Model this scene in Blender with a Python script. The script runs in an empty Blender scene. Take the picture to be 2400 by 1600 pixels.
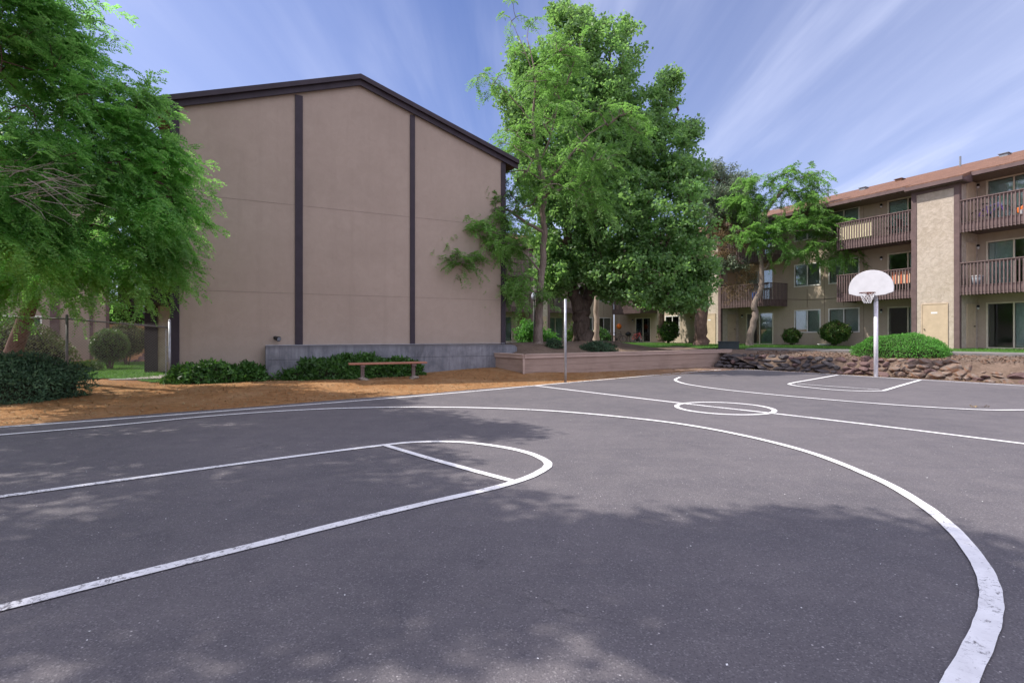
import bpy, math, random
import numpy as np
from mathutils import Vector, Matrix

C = bpy.context.scene.collection
R = math.radians
random.seed(7)

# ------------------------------------------------------------------ camera, sky, sun, exposure
scene = bpy.context.scene
FPX, HOR, CH = 1240.0, 785.0, 1.5          # lens (in px of the 2400 px frame), eye level, eye height
cam_d = bpy.data.cameras.new('camera')
cam = bpy.data.objects.new('camera', cam_d); C.objects.link(cam)
cam.location = (0, 0, CH); cam.rotation_euler = (R(90), 0, 0)
cam_d.sensor_width = 36.0; cam_d.lens = 36.0 * FPX / 2400.0
cam_d.shift_y = -(800 - HOR) / 2400.0
cam_d.clip_start = 0.05; cam_d.clip_end = 6000
scene.camera = cam

SUN = Vector((0.76, -0.04, -1.0)).normalized()
EL = math.asin(-SUN.z)
AZ = math.atan2(-SUN.x, -SUN.y)
w = bpy.data.worlds.new('World'); scene.world = w; w.use_nodes = True
nt = w.node_tree; N = nt.nodes; L = nt.links
for n in list(N): N.remove(n)
out = N.new('ShaderNodeOutputWorld'); bg = N.new('ShaderNodeBackground')
sky = N.new('ShaderNodeTexSky'); sky.sky_type = 'NISHITA'; sky.sun_disc = False
sky.sun_elevation = EL; sky.sun_rotation = AZ; sky.altitude = 200; sky.air_density = 1.0
sky.dust_density = 0.6; sky.ozone_density = 3.0
tc = N.new('ShaderNodeTexCoord'); sep = N.new('ShaderNodeSeparateXYZ'); L.new(tc.outputs['Generated'], sep.inputs[0])
def wm(op, a, b=None, c=None):
    m = N.new('ShaderNodeMath'); m.operation = op
    for i, v in enumerate((a, b, c)):
        if v is None: continue
        if hasattr(v, 'links'): L.new(v, m.inputs[i])
        else: m.inputs[i].default_value = v
    return m.outputs[0]
zz = wm('ADD', wm('MAXIMUM', sep.outputs[2], 0.0), 0.12)
px = wm('DIVIDE', sep.outputs[0], zz); py = wm('DIVIDE', sep.outputs[1], zz)
comb = N.new('ShaderNodeCombineXYZ'); L.new(px, comb.inputs[0]); L.new(py, comb.inputs[1])
def cirrus(scale, rot, stretch, lo, hi, seed, dist=0.6, det=6):
    mp = N.new('ShaderNodeMapping'); mp.inputs['Rotation'].default_value = (0, 0, R(rot))
    mp.inputs['Scale'].default_value = (scale, scale * stretch, 1); mp.inputs['Location'].default_value = (seed, seed * 1.7, seed)
    L.new(comb.outputs[0], mp.inputs[0])
    nz = N.new('ShaderNodeTexNoise'); nz.inputs['Scale'].default_value = 1.0; nz.inputs['Detail'].default_value = det
    nz.inputs['Roughness'].default_value = 0.55; nz.inputs['Distortion'].default_value = dist
    L.new(mp.outputs[0], nz.inputs['Vector'])
    mr = N.new('ShaderNodeMapRange'); mr.interpolation_type = 'SMOOTHSTEP'
    mr.inputs['From Min'].default_value = lo; mr.inputs['From Max'].default_value = hi
    L.new(nz.outputs[0], mr.inputs['Value']); return mr.outputs[0]
c1 = cirrus(2.4, 8, 0.16, 0.42, 0.80, 3.1, 0.5)
c2 = cirrus(0.9, 20, 0.35, 0.38, 0.72, 9.4, 0.8, 3)
c3 = cirrus(6.0, 3, 0.10, 0.40, 0.85, 5.7, 0.3)
streak = wm('MULTIPLY', wm('ADD', wm('MULTIPLY', c1, 0.95), wm('MULTIPLY', c3, 0.20)), wm('ADD', wm('MULTIPLY', c2, 0.85), 0.24))
# more veil towards the sides and the horizon, clearest sky ahead and up
azf = N.new('ShaderNodeMapRange'); azf.inputs['From Min'].default_value = 0.0; azf.inputs['From Max'].default_value = 0.8
L.new(wm('ABSOLUTE', wm('ADD', sep.outputs[0], 0.02)), azf.inputs['Value'])
hz = N.new('ShaderNodeMapRange'); hz.inputs['From Min'].default_value = 0.62; hz.inputs['From Max'].default_value = 0.0
L.new(sep.outputs[2], hz.inputs['Value'])
mask = wm('MINIMUM', wm('ADD', wm('ADD', streak, wm('MULTIPLY', azf.outputs[0], 0.30)), wm('MULTIPLY', hz.outputs[0], 0.18)), 0.95)
skyc = N.new('ShaderNodeMix'); skyc.data_type = 'RGBA'
tint = N.new('ShaderNodeMix'); tint.data_type = 'RGBA'; tint.blend_type = 'MULTIPLY'; tint.inputs[0].default_value = 1.0
L.new(sky.outputs[0], tint.inputs[6]); tint.inputs[7].default_value = (0.74, 0.76, 1.04, 1)
L.new(mask, skyc.inputs[0]); L.new(tint.outputs[2], skyc.inputs[6]); skyc.inputs[7].default_value = (6.4, 6.8, 8.7, 1)
# unseen bright cloud veil, added overhead and behind the camera to lift the shade
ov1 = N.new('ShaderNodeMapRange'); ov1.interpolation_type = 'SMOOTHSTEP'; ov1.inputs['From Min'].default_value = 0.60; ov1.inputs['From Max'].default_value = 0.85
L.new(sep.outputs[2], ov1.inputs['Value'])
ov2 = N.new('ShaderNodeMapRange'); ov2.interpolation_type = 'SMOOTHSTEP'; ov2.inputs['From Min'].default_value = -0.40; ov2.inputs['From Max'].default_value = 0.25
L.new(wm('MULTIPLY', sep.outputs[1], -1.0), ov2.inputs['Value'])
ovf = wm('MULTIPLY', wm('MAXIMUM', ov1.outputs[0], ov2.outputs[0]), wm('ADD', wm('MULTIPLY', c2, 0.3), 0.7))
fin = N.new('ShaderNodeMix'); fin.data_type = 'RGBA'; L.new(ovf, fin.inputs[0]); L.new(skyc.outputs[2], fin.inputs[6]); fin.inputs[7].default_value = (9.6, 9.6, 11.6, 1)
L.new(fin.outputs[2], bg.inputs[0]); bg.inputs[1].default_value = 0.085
L.new(bg.outputs[0], out.inputs[0])

sd = bpy.data.lights.new('sun', 'SUN'); sd.energy = 3.4; sd.angle = R(0.6); sd.color = (1.0, 0.94, 0.86)
so = bpy.data.objects.new('sun', sd); C.objects.link(so); so.rotation_euler = SUN.to_track_quat('-Z', 'Y').to_euler()
so.location = (-30, 0, 40)
vs = scene.view_settings
vs.view_transform = 'Standard'; vs.look = 'None'; vs.gamma = 1; vs.exposure = 0.85; vs.use_curve_mapping = False
scene.render.engine = 'CYCLES'
scene.cycles.max_bounces = 8; scene.cycles.transparent_max_bounces = 12

# ------------------------------------------------------------------ helpers
def G(x, y, z=0.0):
    """point at height z seen at (x, y) of the 2400 px photograph"""
    Y = FPX * (CH - z) / (y - HOR); return Vector(((x - 1200) / FPX * Y, Y, z))
def GY(x, Y): return (x - 1200) / FPX * Y
def ss(a, b, x):
    t = np.clip((x - a) / (b - a), 0, 1); return t * t * (3 - 2 * t)
US = Vector((0.616, -0.788)); VS = Vector((0.788, 0.616))      # court axes: across, along
def uv(X, Y): return X * US.x + Y * US.y, X * VS.x + Y * VS.y
def XY(u, v): return u * US.x + v * VS.x, u * US.y + v * VS.y

def tag(o, label=None, cat=None, group=None, kind=None):
    if label: o['label'] = label
    if cat: o['category'] = cat
    if group: o['group'] = group
    if kind: o['kind'] = kind
    return o
def thing(name, label, cat, loc=(0, 0, 0), rz=0.0, group=None):
    o = bpy.data.objects.new(name, None); C.objects.link(o); o.empty_display_size = 0.3
    o.location = loc; o.rotation_euler = (0, 0, rz); return tag(o, label, cat, group)

def link(name, me, mat, parent=None, smooth=False):
    if mat is not None: me.materials.append(mat)
    if smooth: me.polygons.foreach_set('use_smooth', [True] * len(me.polygons))
    o = bpy.data.objects.new(name, me); C.objects.link(o)
    if parent is not None: o.parent = parent
    return o
def fast(name, V, F, mat, parent=None, smooth=False):
    V = np.asarray(V, dtype=np.float32); F = np.asarray(F, dtype=np.int32)
    me = bpy.data.meshes.new(name); k = F.shape[1]
    me.vertices.add(len(V)); me.vertices.foreach_set('co', V.ravel())
    me.loops.add(F.size); me.loops.foreach_set('vertex_index', F.ravel())
    me.polygons.add(len(F)); me.polygons.foreach_set('loop_start', np.arange(0, F.size, k, dtype=np.int32))
    me.polygons.foreach_set('loop_total', np.full(len(F), k, dtype=np.int32))
    me.update(calc_edges=True); return link(name, me, mat, parent, smooth)

class MB:
    def __init__(s): s.v = []; s.f = []
    def quad(s, a, b, c, d):
        n = len(s.v); s.v += [tuple(a), tuple(b), tuple(c), tuple(d)]; s.f.append((n, n+1, n+2, n+3)); return s
    def box(s, x0, x1, y0, y1, z0, z1):
        n = len(s.v)
        s.v += [(x0,y0,z0),(x1,y0,z0),(x1,y1,z0),(x0,y1,z0),(x0,y0,z1),(x1,y0,z1),(x1,y1,z1),(x0,y1,z1)]
        s.f += [(n,n+3,n+2,n+1),(n+4,n+5,n+6,n+7),(n,n+1,n+5,n+4),(n+1,n+2,n+6,n+5),(n+2,n+3,n+7,n+6),(n+3,n,n+4,n+7)]; return s
    def prism(s, poly, axis, a0, a1):
        """poly in the two other axes, extruded along axis from a0 to a1"""
        n = len(s.v); k = len(poly)
        for a in (a0, a1):
            for p, q in poly:
                s.v.append({'x': (a, p, q), 'y': (p, a, q), 'z': (p, q, a)}[axis])
        s.f.append(tuple(range(n, n+k))); s.f.append(tuple(range(n+2*k-1, n+k-1, -1)))
        for i in range(k):
            j = (i+1) % k; s.f.append((n+i, n+k+i, n+k+j, n+j))
        return s
    def tube(s, pts, rad, k=8, cap=True):
        pts = [Vector(p) for p in pts]; m = len(pts)
        if not isinstance(rad, (list, tuple)): rad = [rad] * m
        n = len(s.v); up = None
        for i in range(m):
            t = (pts[min(i+1, m-1)] - pts[max(i-1, 0)])
            t = t.normalized() if t.length > 1e-9 else Vector((0, 0, 1))
            if up is None:
                up = t.orthogonal().normalized()
            up = (up - t * up.dot(t)); up = up.normalized() if up.length > 1e-6 else t.orthogonal().normalized()
            r = t.cross(up)
            for q in range(k):
                a = 2 * math.pi * q / k; s.v.append(tuple(pts[i] + (up * math.cos(a) + r * math.sin(a)) * rad[i]))
        for i in range(m-1):
            for q in range(k):
                q2 = (q+1) % k; s.f.append((n+i*k+q, n+i*k+q2, n+(i+1)*k+q2, n+(i+1)*k+q))
        if cap:
            s.f.append(tuple(n+q for q in range(k))[::-1]); s.f.append(tuple(n+(m-1)*k+q for q in range(k)))
        return s
    def bar(s, a, b, w, h):
        """rectangular bar from a to b"""
        a = Vector(a); b = Vector(b); t = (b-a).normalized()
        up = Vector((0, 0, 1)) if abs(t.z) < 0.9 else Vector((0, 1, 0))
        r = t.cross(up).normalized(); u = r.cross(t).normalized(); n = len(s.v)
        for p in (a, b):
            for i, j in ((-1,-1),(1,-1),(1,1),(-1,1)): s.v.append(tuple(p + r*w/2*i + u*h/2*j))
        s.f += [(n,n+3,n+2,n+1),(n+4,n+5,n+6,n+7),(n,n+1,n+5,n+4),(n+1,n+2,n+6,n+5),(n+2,n+3,n+7,n+6),(n+3,n,n+4,n+7)]; return s
    def lathe(s, prof, k=16, c=(0, 0, 0)):
        n = len(s.v)
        for r, z in prof:
            for q in range(k):
                a = 2*math.pi*q/k; s.v.append((c[0]+r*math.cos(a), c[1]+r*math.sin(a), c[2]+z))
        for i in range(len(prof)-1):
            for q in range(k):
                q2 = (q+1) % k; s.f.append((n+i*k+q, n+i*k+q2, n+(i+1)*k+q2, n+(i+1)*k+q))
        s.f.append(tuple(n+q for q in range(k))[::-1]); s.f.append(tuple(n+(len(prof)-1)*k+q for q in range(k))); return s
    def torus(s, c, ax1, ax2, Rr, r, k=20, m=6):
        c = Vector(c); ax1 = Vector(ax1); ax2 = Vector(ax2); ax3 = ax1.cross(ax2); n = len(s.v)
        for i in range(k):
            a = 2*math.pi*i/k; d = ax1*math.cos(a)+ax2*math.sin(a)
            for j in range(m):
                b = 2*math.pi*j/m; s.v.append(tuple(c + d*(Rr+r*math.cos(b)) + ax3*r*math.sin(b)))
        for i in range(k):
            for j in range(m):
                s.f.append((n+i*m+j, n+((i+1)%k)*m+j, n+((i+1)%k)*m+(j+1)%m, n+i*m+(j+1)%m))
        return s
    def build(s, name, mat, parent=None, smooth=False, bevel=0):
        me = bpy.data.meshes.new(name); me.from_pydata(s.v, [], s.f); me.update()
        o = link(name, me, mat, parent, smooth)
        if bevel:
            b = o.modifiers.new('bevel', 'BEVEL'); b.width = bevel; b.segments = 2; b.limit_method = 'ANGLE'
        return o

# ------------------------------------------------------------------ materials
def newmat(name):
    m = bpy.data.materials.new(name); m.use_nodes = True; t = m.node_tree
    return m, t, t.nodes, t.links, t.nodes['Principled BSDF']
class T:
    """small node helper"""
    def __init__(s, name):
        s.m, s.t, s.N, s.L, s.b = newmat(name); s.co = s.N.new('ShaderNodeTexCoord').outputs['Object']
    def set(s, sock, v):
        if hasattr(v, 'links'): s.L.new(v, sock)
        else: sock.default_value = v
    def noise(s, scale, det=5, rough=0.6, vec=None, dist=0.0, out=0):
        n = s.N.new('ShaderNodeTexNoise'); n.inputs['Scale'].default_value = scale; n.inputs['Detail'].default_value = det
        n.inputs['Roughness'].default_value = rough; n.inputs['Distortion'].default_value = dist
        s.L.new(vec if vec is not None else s.co, n.inputs['Vector']); return n.outputs[out]
    def vor(s, scale, feat='F1', vec=None, out='Distance'):
        n = s.N.new('ShaderNodeTexVoronoi'); n.feature = feat; n.inputs['Scale'].default_value = scale
        s.L.new(vec if vec is not None else s.co, n.inputs['Vector']); return n.outputs[out]
    def map(s, scale=(1,1,1), rot=(0,0,0), loc=(0,0,0), vec=None):
        n = s.N.new('ShaderNodeMapping'); n.inputs['Scale'].default_value = scale; n.inputs['Rotation'].default_value = rot
        n.inputs['Location'].default_value = loc; s.L.new(vec if vec is not None else s.co, n.inputs[0]); return n.outputs[0]
    def rng(s, v, a, b, c=0.0, d=1.0, smooth=False):
        n = s.N.new('ShaderNodeMapRange'); n.inputs['From Min'].default_value = a; n.inputs['From Max'].default_value = b
        n.inputs['To Min'].default_value = c; n.inputs['To Max'].default_value = d
        if smooth: n.interpolation_type = 'SMOOTHSTEP'
        s.L.new(v, n.inputs['Value']); return n.outputs[0]
    def mix(s, f, a, b, mode='MIX'):
        n = s.N.new('ShaderNodeMix'); n.data_type = 'RGBA'; n.blend_type = mode
        s.set(n.inputs[0], f)
        for i, v in ((6, a), (7, b)):
            if hasattr(v, 'links'): s.L.new(v, n.inputs[i])
            else: n.inputs[i].default_value = (v[0], v[1], v[2], 1)
        return n.outputs[2]
    def mth(s, op, a, b=0.0):
        n = s.N.new('ShaderNodeMath'); n.operation = op; s.set(n.inputs[0], a); s.set(n.inputs[1], b); return n.outputs[0]
    def sep(s, vec=None):
        n = s.N.new('ShaderNodeSeparateXYZ'); s.L.new(vec if vec is not None else s.co, n.inputs[0]); return n.outputs
    def bump(s, h, strength=0.3, dist=0.01):
        n = s.N.new('ShaderNodeBump'); n.inputs['Strength'].default_value = strength; n.inputs['Distance'].default_value = dist
        s.L.new(h, n.inputs['Height']); s.L.new(n.outputs[0], s.b.inputs['Normal']); return s
    def fin(s, col, rough=0.8, spec=0.3, metal=0.0):
        s.set(s.b.inputs['Base Color'], col if hasattr(col, 'links') else (col[0], col[1], col[2], 1))
        s.set(s.b.inputs['Roughness'], rough); s.b.inputs['Specular IOR Level'].default_value = spec
        s.b.inputs['Metallic'].default_value = metal; return s.m

def plain(name, col, rough=0.6, var=0.12, scale=6, bump=0.15, bscale=60, metal=0.0, spec=0.3):
    t = T(name); n = t.noise(scale); d = tuple(c*(1-var*1.5) for c in col); u = tuple(min(1, c*(1+var)) for c in col)
    c = t.mix(t.rng(n, 0.3, 0.7), d, u)
    if bump: t.bump(t.noise(bscale, 3), bump, 0.004)
    return t.fin(c, rough, spec, metal)

def asphalt_col(t):
    big = t.noise(0.35, 4); mid = t.noise(2.2, 5, dist=0.4); fine = t.noise(70, 3, 0.8)
    c = t.mix(t.rng(big, 0.32, 0.68), (0.092, 0.084, 0.093), (0.142, 0.127, 0.134))
    c = t.mix(t.rng(mid, 0.40, 0.68, 0, 0.45), c, (0.165, 0.148, 0.150))
    c = t.mix(t.rng(t.noise(1.1, 6, 0.7, dist=1.2), 0.52, 0.72, 0, 0.40), c, (0.070, 0.066, 0.076))
    c = t.mix(t.rng(fine, 0.3, 0.75, 0, 0.55), c, (0.060, 0.056, 0.066))
    sm = t.map((0.5, 5.0, 1), (0, 0, R(-38)))                                     # sealer squeegee streaks
    c = t.mix(t.rng(t.noise(0.9, 4, vec=sm), 0.45, 0.75, 0, 0.30), c, (0.075, 0.070, 0.080))
    sp = t.vor(15, out='Distance'); spk = t.rng(sp, 0.060, 0.100, 1, 0)
    gate = t.rng(t.noise(5, 2), 0.47, 0.56)
    c = t.mix(t.mth('MULTIPLY', spk, t.mth('MULTIPLY', gate, 0.9)), c, (0.48, 0.45, 0.45))
    gr = t.vor(130, out='Color'); gs = t.N.new('ShaderNodeSeparateColor'); t.L.new(gr, gs.inputs[0]); c = t.mix(t.rng(gs.outputs[0], 0.85, 0.97, 0, 0.45), c, (0.26, 0.245, 0.25)); c = t.mix(t.rng(gs.outputs[1], 0.80, 0.95, 0, 0.5), c, (0.045, 0.042, 0.05))
    wv = t.N.new('ShaderNodeVectorMath'); wv.operation = 'ADD'
    nn = t.noise(0.9, 6, 0.65, out=1); t.L.new(t.co, wv.inputs[0])
    sc = t.N.new('ShaderNodeVectorMath'); sc.operation = 'SCALE'; sc.inputs['Scale'].default_value = 1.6; t.L.new(nn, sc.inputs[0])
    t.L.new(sc.outputs[0], wv.inputs[1])
    cr = t.vor(0.17, 'DISTANCE_TO_EDGE', vec=wv.outputs[0]); crk = t.rng(cr, 0.0008, 0.0022, 1, 0)
    crk = t.mth('MULTIPLY', crk, t.rng(t.noise(0.5, 2), 0.54, 0.60, 0, 0.40))
    c = t.mix(crk, c, (0.03, 0.03, 0.035))
    return c, fine, crk
def m_asphalt():
    t = T('asphalt'); c, fine, crk = asphalt_col(t)
    h = t.mth('ADD', t.mth('MULTIPLY', t.noise(140, 2), 0.6), t.mth('MULTIPLY', t.vor(75), 0.8))
    t.bump(h, 0.55, 0.006); return t.fin(c, t.rng(t.noise(3), 0.3, 0.7, 0.72, 0.92), 0.35)
def m_paint():
    t = T('line_paint'); c, fine, crk = asphalt_col(t)
    wear = t.noise(26, 7, 0.80, dist=0.4); wear2 = t.noise(1.3, 3)
    bx_, by_, bz_ = t.sep(); nearl = t.rng(t.mth('ADD', t.mth('MULTIPLY', bx_, 0.6), by_), 4.6, 1.5, 0.0, 0.10)     # the oldest line, nearest the corner
    a = t.mth('ADD', t.mth('ADD', wear, t.rng(wear2, 0.35, 0.7, -0.06, 0.09)), nearl)
    k = t.rng(a, 0.585, 0.66, 0, 0.9)
    p = t.mix(t.rng(t.noise(5, 5), 0.3, 0.7), (0.62, 0.61, 0.62), (0.78, 0.77, 0.78))
    p = t.mix(t.rng(t.noise(45, 2), 0.55, 0.75, 0, 0.35), p, (0.35, 0.34, 0.36))
    c = t.mix(t.mth('MAXIMUM', k, 0.0), p, c)
    t.bump(t.noise(120, 2), 0.35, 0.003); return t.fin(c, 0.7, 0.3)
def m_dirt():
    t = T('bare_earth'); x, y, z = t.sep()
    n1 = t.noise(0.8, 6); n2 = t.noise(5, 6, 0.7); n3 = t.noise(38, 4, 0.75)
    och = t.mix(t.rng(n2, 0.3, 0.7), (0.200, 0.088, 0.030), (0.37, 0.203, 0.090))
    och = t.mix(t.rng(n1, 0.45, 0.7, 0, 0.55), och, (0.40, 0.25, 0.135))
    gry = t.mix(t.rng(n2, 0.3, 0.7), (0.17, 0.115, 0.09), (0.31, 0.22, 0.175))
    f = t.mth('ADD', t.rng(x, 1.5, 9.5, 0, 1), t.rng(n1, 0.3, 0.7, -0.25, 0.25))
    c = t.mix(t.rng(f, 0.2, 0.9), och, gry)
    c = t.mix(t.rng(n3, 0.45, 0.75, 0, 0.6), c, (0.12, 0.06, 0.03))
    chip = t.rng(t.vor(19), 0.07, 0.13, 1, 0); chip = t.mth('MULTIPLY', chip, t.rng(t.noise(9, 2), 0.46, 0.56))
    c = t.mix(t.mth('MULTIPLY', chip, 0.8), c, (0.55, 0.42, 0.30))
    t.bump(t.mth('ADD', n3, t.mth('MULTIPLY', n2, 1.5)), 0.8, 0.03); return t.fin(c, 0.95, 0.15)
def m_soil():
    t = T('bed_soil'); n1 = t.noise(0.9, 6, 0.7); n2 = t.noise(6, 6, 0.75); n3 = t.noise(40, 4, 0.8)
    c = t.mix(t.rng(n1, 0.3, 0.7), (0.115, 0.080, 0.060), (0.235, 0.170, 0.130)); c = t.mix(t.rng(n2, 0.42, 0.7, 0, 0.6), c, (0.30, 0.215, 0.165))
    c = t.mix(t.rng(n3, 0.45, 0.75, 0, 0.6), c, (0.055, 0.038, 0.03))
    chip = t.mth('MULTIPLY', t.rng(t.vor(14), 0.08, 0.14, 1, 0), t.rng(t.noise(8, 2), 0.45, 0.55)); c = t.mix(t.mth('MULTIPLY', chip, 0.8), c, (0.40, 0.32, 0.26))
    t.bump(t.mth('ADD', n3, t.mth('MULTIPLY', n2, 1.5)), 0.9, 0.04); return t.fin(c, 0.95, 0.15)
def m_lawn():
    t = T('lawn'); n = t.noise(3, 6, 0.7); n2 = t.noise(60, 4, 0.8)
    c = t.mix(t.rng(n, 0.3, 0.7), (0.055, 0.14, 0.03), (0.11, 0.22, 0.05)); c = t.mix(t.rng(n2, 0.3, 0.75, 0, 0.6), c, (0.03, 0.08, 0.015))
    t.bump(n2, 0.9, 0.03); return t.fin(c, 0.9, 0.1)
def m_stucco(name, lo, hi, trowel=0.0):
    t = T(name); n1 = t.noise(0.5, 4); n2 = t.noise(3.5, 6, 0.65, dist=1.0)
    c = t.mix(t.rng(n1, 0.3, 0.7), lo, hi)
    c = t.mix(t.rng(n2, 0.35, 0.72, 0, 0.30), c, tuple(v*0.78 for v in lo))
    x, y, z = t.sep()
    st = t.map((2.2, 2.2, 0.12)); c = t.mix(t.rng(t.noise(1.6, 4, vec=st), 0.52, 0.8, 0, 0.28), c, tuple(v*0.72 for v in lo))
    pk = t.rng(t.vor(1.7), 0.02, 0.035, 1, 0); c = t.mix(t.mth('MULTIPLY', pk, 0.35), c, tuple(v*0.5 for v in lo))
    if trowel:
        tv = t.map((1.1, 1.1, 2.6)); tr = t.vor(3.2, 'SMOOTH_F1', vec=tv); trn = t.noise(4.6, 7, 0.68, dist=0.9)
        c = t.mix(t.rng(trn, 0.46, 0.62, 0, 0.40), c, tuple(min(1, v*1.28) for v in hi))
        c = t.mix(t.rng(trn, 0.46, 0.34, 0, 0.28), c, tuple(v*0.74 for v in lo))
        t.bump(t.mth('ADD', trn, t.mth('MULTIPLY', t.noise(60, 3), 0.25)), 0.8, 0.03)
    else:
        t.bump(t.mth('ADD', t.noise(90, 3), t.mth('MULTIPLY', t.noise(6, 4, dist=1.5), 2.0)), 0.35, 0.006)
    return t.fin(c, 0.9, 0.2)
def m_concrete(name='old_concrete', lo=(0.115, 0.12, 0.14), hi=(0.28, 0.28, 0.30)):
    t = T(name); st = t.map((3, 3, 0.35)); n = t.noise(1.6, 6, 0.7, vec=st); n2 = t.noise(1.1, 6, 0.7, dist=0.6)
    c = t.mix(t.rng(n, 0.3, 0.7), lo, hi); c = t.mix(t.rng(n2, 0.46, 0.72, 0, 0.65), c, tuple(v*0.45 for v in lo))
    c = t.mix(t.rng(t.noise(14, 5, 0.8), 0.56, 0.75, 0, 0.5), c, (0.07, 0.07, 0.08))
    x, y, z = t.sep(); c = t.mix(t.rng(z, 1.02, 1.12, 0, 0.55), c, (0.09, 0.085, 0.09))
    t.bump(t.mth('ADD', t.noise(50, 4, 0.8), t.mth('MULTIPLY', n, 1.5)), 0.5, 0.012); return t.fin(c, 0.9, 0.2)
def m_shingle():
    t = T('shingle_roof'); x, y, z = t.sep()
    cv = t.N.new('ShaderNodeCombineXYZ'); t.L.new(x, cv.inputs[0]); t.L.new(y, cv.inputs[1])
    b = t.N.new('ShaderNodeTexBrick'); b.inputs['Scale'].default_value = 1.0; b.inputs['Brick Width'].default_value = 0.3
    b.inputs['Row Height'].default_value = 0.14; b.inputs['Mortar Size'].default_value = 0.012
    b.inputs['Color1'].default_value = (0.22, 0.115, 0.078, 1); b.inputs['Color2'].default_value = (0.115, 0.060, 0.044, 1)
    b.inputs['Mortar'].default_value = (0.06, 0.03, 0.02, 1); t.L.new(cv.outputs[0], b.inputs['Vector'])
    c = t.mix(t.rng(t.noise(2.5, 6, 0.8), 0.3, 0.7, 0, 0.6), b.outputs[0], (0.29, 0.175, 0.125))
    c = t.mix(t.rng(t.noise(7, 3, 0.8, vec=t.map((1, 3, 1))), 0.48, 0.66, 0, 0.6), c, (0.085, 0.045, 0.034))
    c = t.mix(t.rng(t.noise(25, 4, 0.8), 0.45, 0.7, 0, 0.6), c, (0.10, 0.045, 0.03))
    t.bump(b.outputs['Fac'], -0.5, 0.015); return t.fin(c, 0.9, 0.15)
def m_leaf(name, a, b, c2, trans, tamt=0.45, gloss=0.38, dead=None):
    m = bpy.data.materials.new(name); m.use_nodes = True; t = m.node_tree; N = t.nodes; L = t.links; N.clear()
    o = N.new('ShaderNodeOutputMaterial'); g = N.new('ShaderNodeNewGeometry'); tc = N.new('ShaderNodeTexCoord')
    r = N.new('ShaderNodeValToRGB'); L.new(g.outputs['Random Per Island'], r.inputs[0])
    e = r.color_ramp.elements; e[0].color = (*a, 1); e[1].color = (*c2, 1); x = e.new(0.55); x.color = (*b, 1)
    if dead: x = e.new(0.93); x.color = (*c2, 1); e[-1].color = (*dead, 1)
    nz = N.new('ShaderNodeTexNoise'); nz.inputs['Scale'].default_value = 0.8; L.new(tc.outputs['Object'], nz.inputs[0])
    mr = N.new('ShaderNodeMapRange'); mr.inputs['From Min'].default_value = 0.3; mr.inputs['From Max'].default_value = 0.7
    mr.inputs['To Min'].default_value = 0.75; mr.inputs['To Max'].default_value = 1.3; L.new(nz.outputs[0], mr.inputs[0])
    mu = N.new('ShaderNodeMix'); mu.data_type = 'RGBA'; mu.blend_type = 'MULTIPLY'; mu.inputs[0].default_value = 1
    cc = N.new('ShaderNodeCombineColor')
    for i in range(3): L.new(mr.outputs[0], cc.inputs[i])
    L.new(r.outputs[0], mu.inputs[6]); L.new(cc.outputs[0], mu.inputs[7])
    p = N.new('ShaderNodeBsdfPrincipled'); L.new(mu.outputs[2], p.inputs['Base Color']); p.inputs['Roughness'].default_value = gloss
    p.inputs['Specular IOR Level'].default_value = 0.30
    tr = N.new('ShaderNodeBsdfTranslucent'); mt = N.new('ShaderNodeMix'); mt.data_type = 'RGBA'; mt.blend_type = 'MULTIPLY'; mt.inputs[0].default_value = 1
    L.new(cc.outputs[0], mt.inputs[6]); mt.inputs[7].default_value = (*trans, 1); L.new(mt.outputs[2], tr.inputs[0])
    mx = N.new('ShaderNodeMixShader'); mx.inputs[0].default_value = tamt
    L.new(p.outputs[0], mx.inputs[1]); L.new(tr.outputs[0], mx.inputs[2]); L.new(mx.outputs[0], o.inputs[0]); return m
def m_glass():
    m = bpy.data.materials.new('window_glass'); m.use_nodes = True; t = m.node_tree; N = t.nodes; L = t.links; N.clear()
    o = N.new('ShaderNodeOutputMaterial'); tr = N.new('ShaderNodeBsdfTransparent'); tr.inputs[0].default_value = (0.80, 0.86, 0.85, 1)
    g = N.new('ShaderNodeBsdfGlossy'); g.inputs['Roughness'].default_value = 0.03; g.inputs[0].default_value = (0.9, 0.95, 1, 1)
    fr = N.new('ShaderNodeFresnel'); fr.inputs[0].default_value = 1.55
    ad = N.new('ShaderNodeMath'); ad.operation = 'ADD'; ad.inputs[1].default_value = 0.04; L.new(fr.outputs[0], ad.inputs[0])
    mx = N.new('ShaderNodeMixShader'); L.new(ad.outputs[0], mx.inputs[0]); L.new(tr.outputs[0], mx.inputs[1]); L.new(g.outputs[0], mx.inputs[2])
    L.new(mx.outputs[0], o.inputs[0]); return m
def m_bark(name, lo, hi, sc=1.0):
    t = T(name); v = t.map((9*sc, 9*sc, 1.6*sc)); n = t.noise(1.6, 6, 0.75, vec=v, dist=0.5)
    c = t.mix(t.rng(n, 0.32, 0.68), lo, hi); c = t.mix(t.rng(t.noise(1.2, 3), 0.5, 0.7, 0, 0.4), c, tuple(x*1.3 for x in hi))
    t.bump(n, 1.0, 0.04); return t.fin(c, 0.95, 0.15)
def m_rock(name, lo, hi, rust=None):
    t = T(name); n = t.noise(2.5, 7, 0.7); n2 = t.noise(14, 6, 0.8)
    c = t.mix(t.rng(n, 0.3, 0.7), lo, hi); c = t.mix(t.rng(n2, 0.5, 0.8, 0, 0.6), c, tuple(x*0.4 for x in lo))
    if rust: c = t.mix(t.rng(t.noise(1.3, 5, dist=1), 0.44, 0.6, 0, 0.8), c, rust)
    t.bump(t.mth('ADD', n2, n), 0.9, 0.04); return t.fin(c, 0.92, 0.2)
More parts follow.
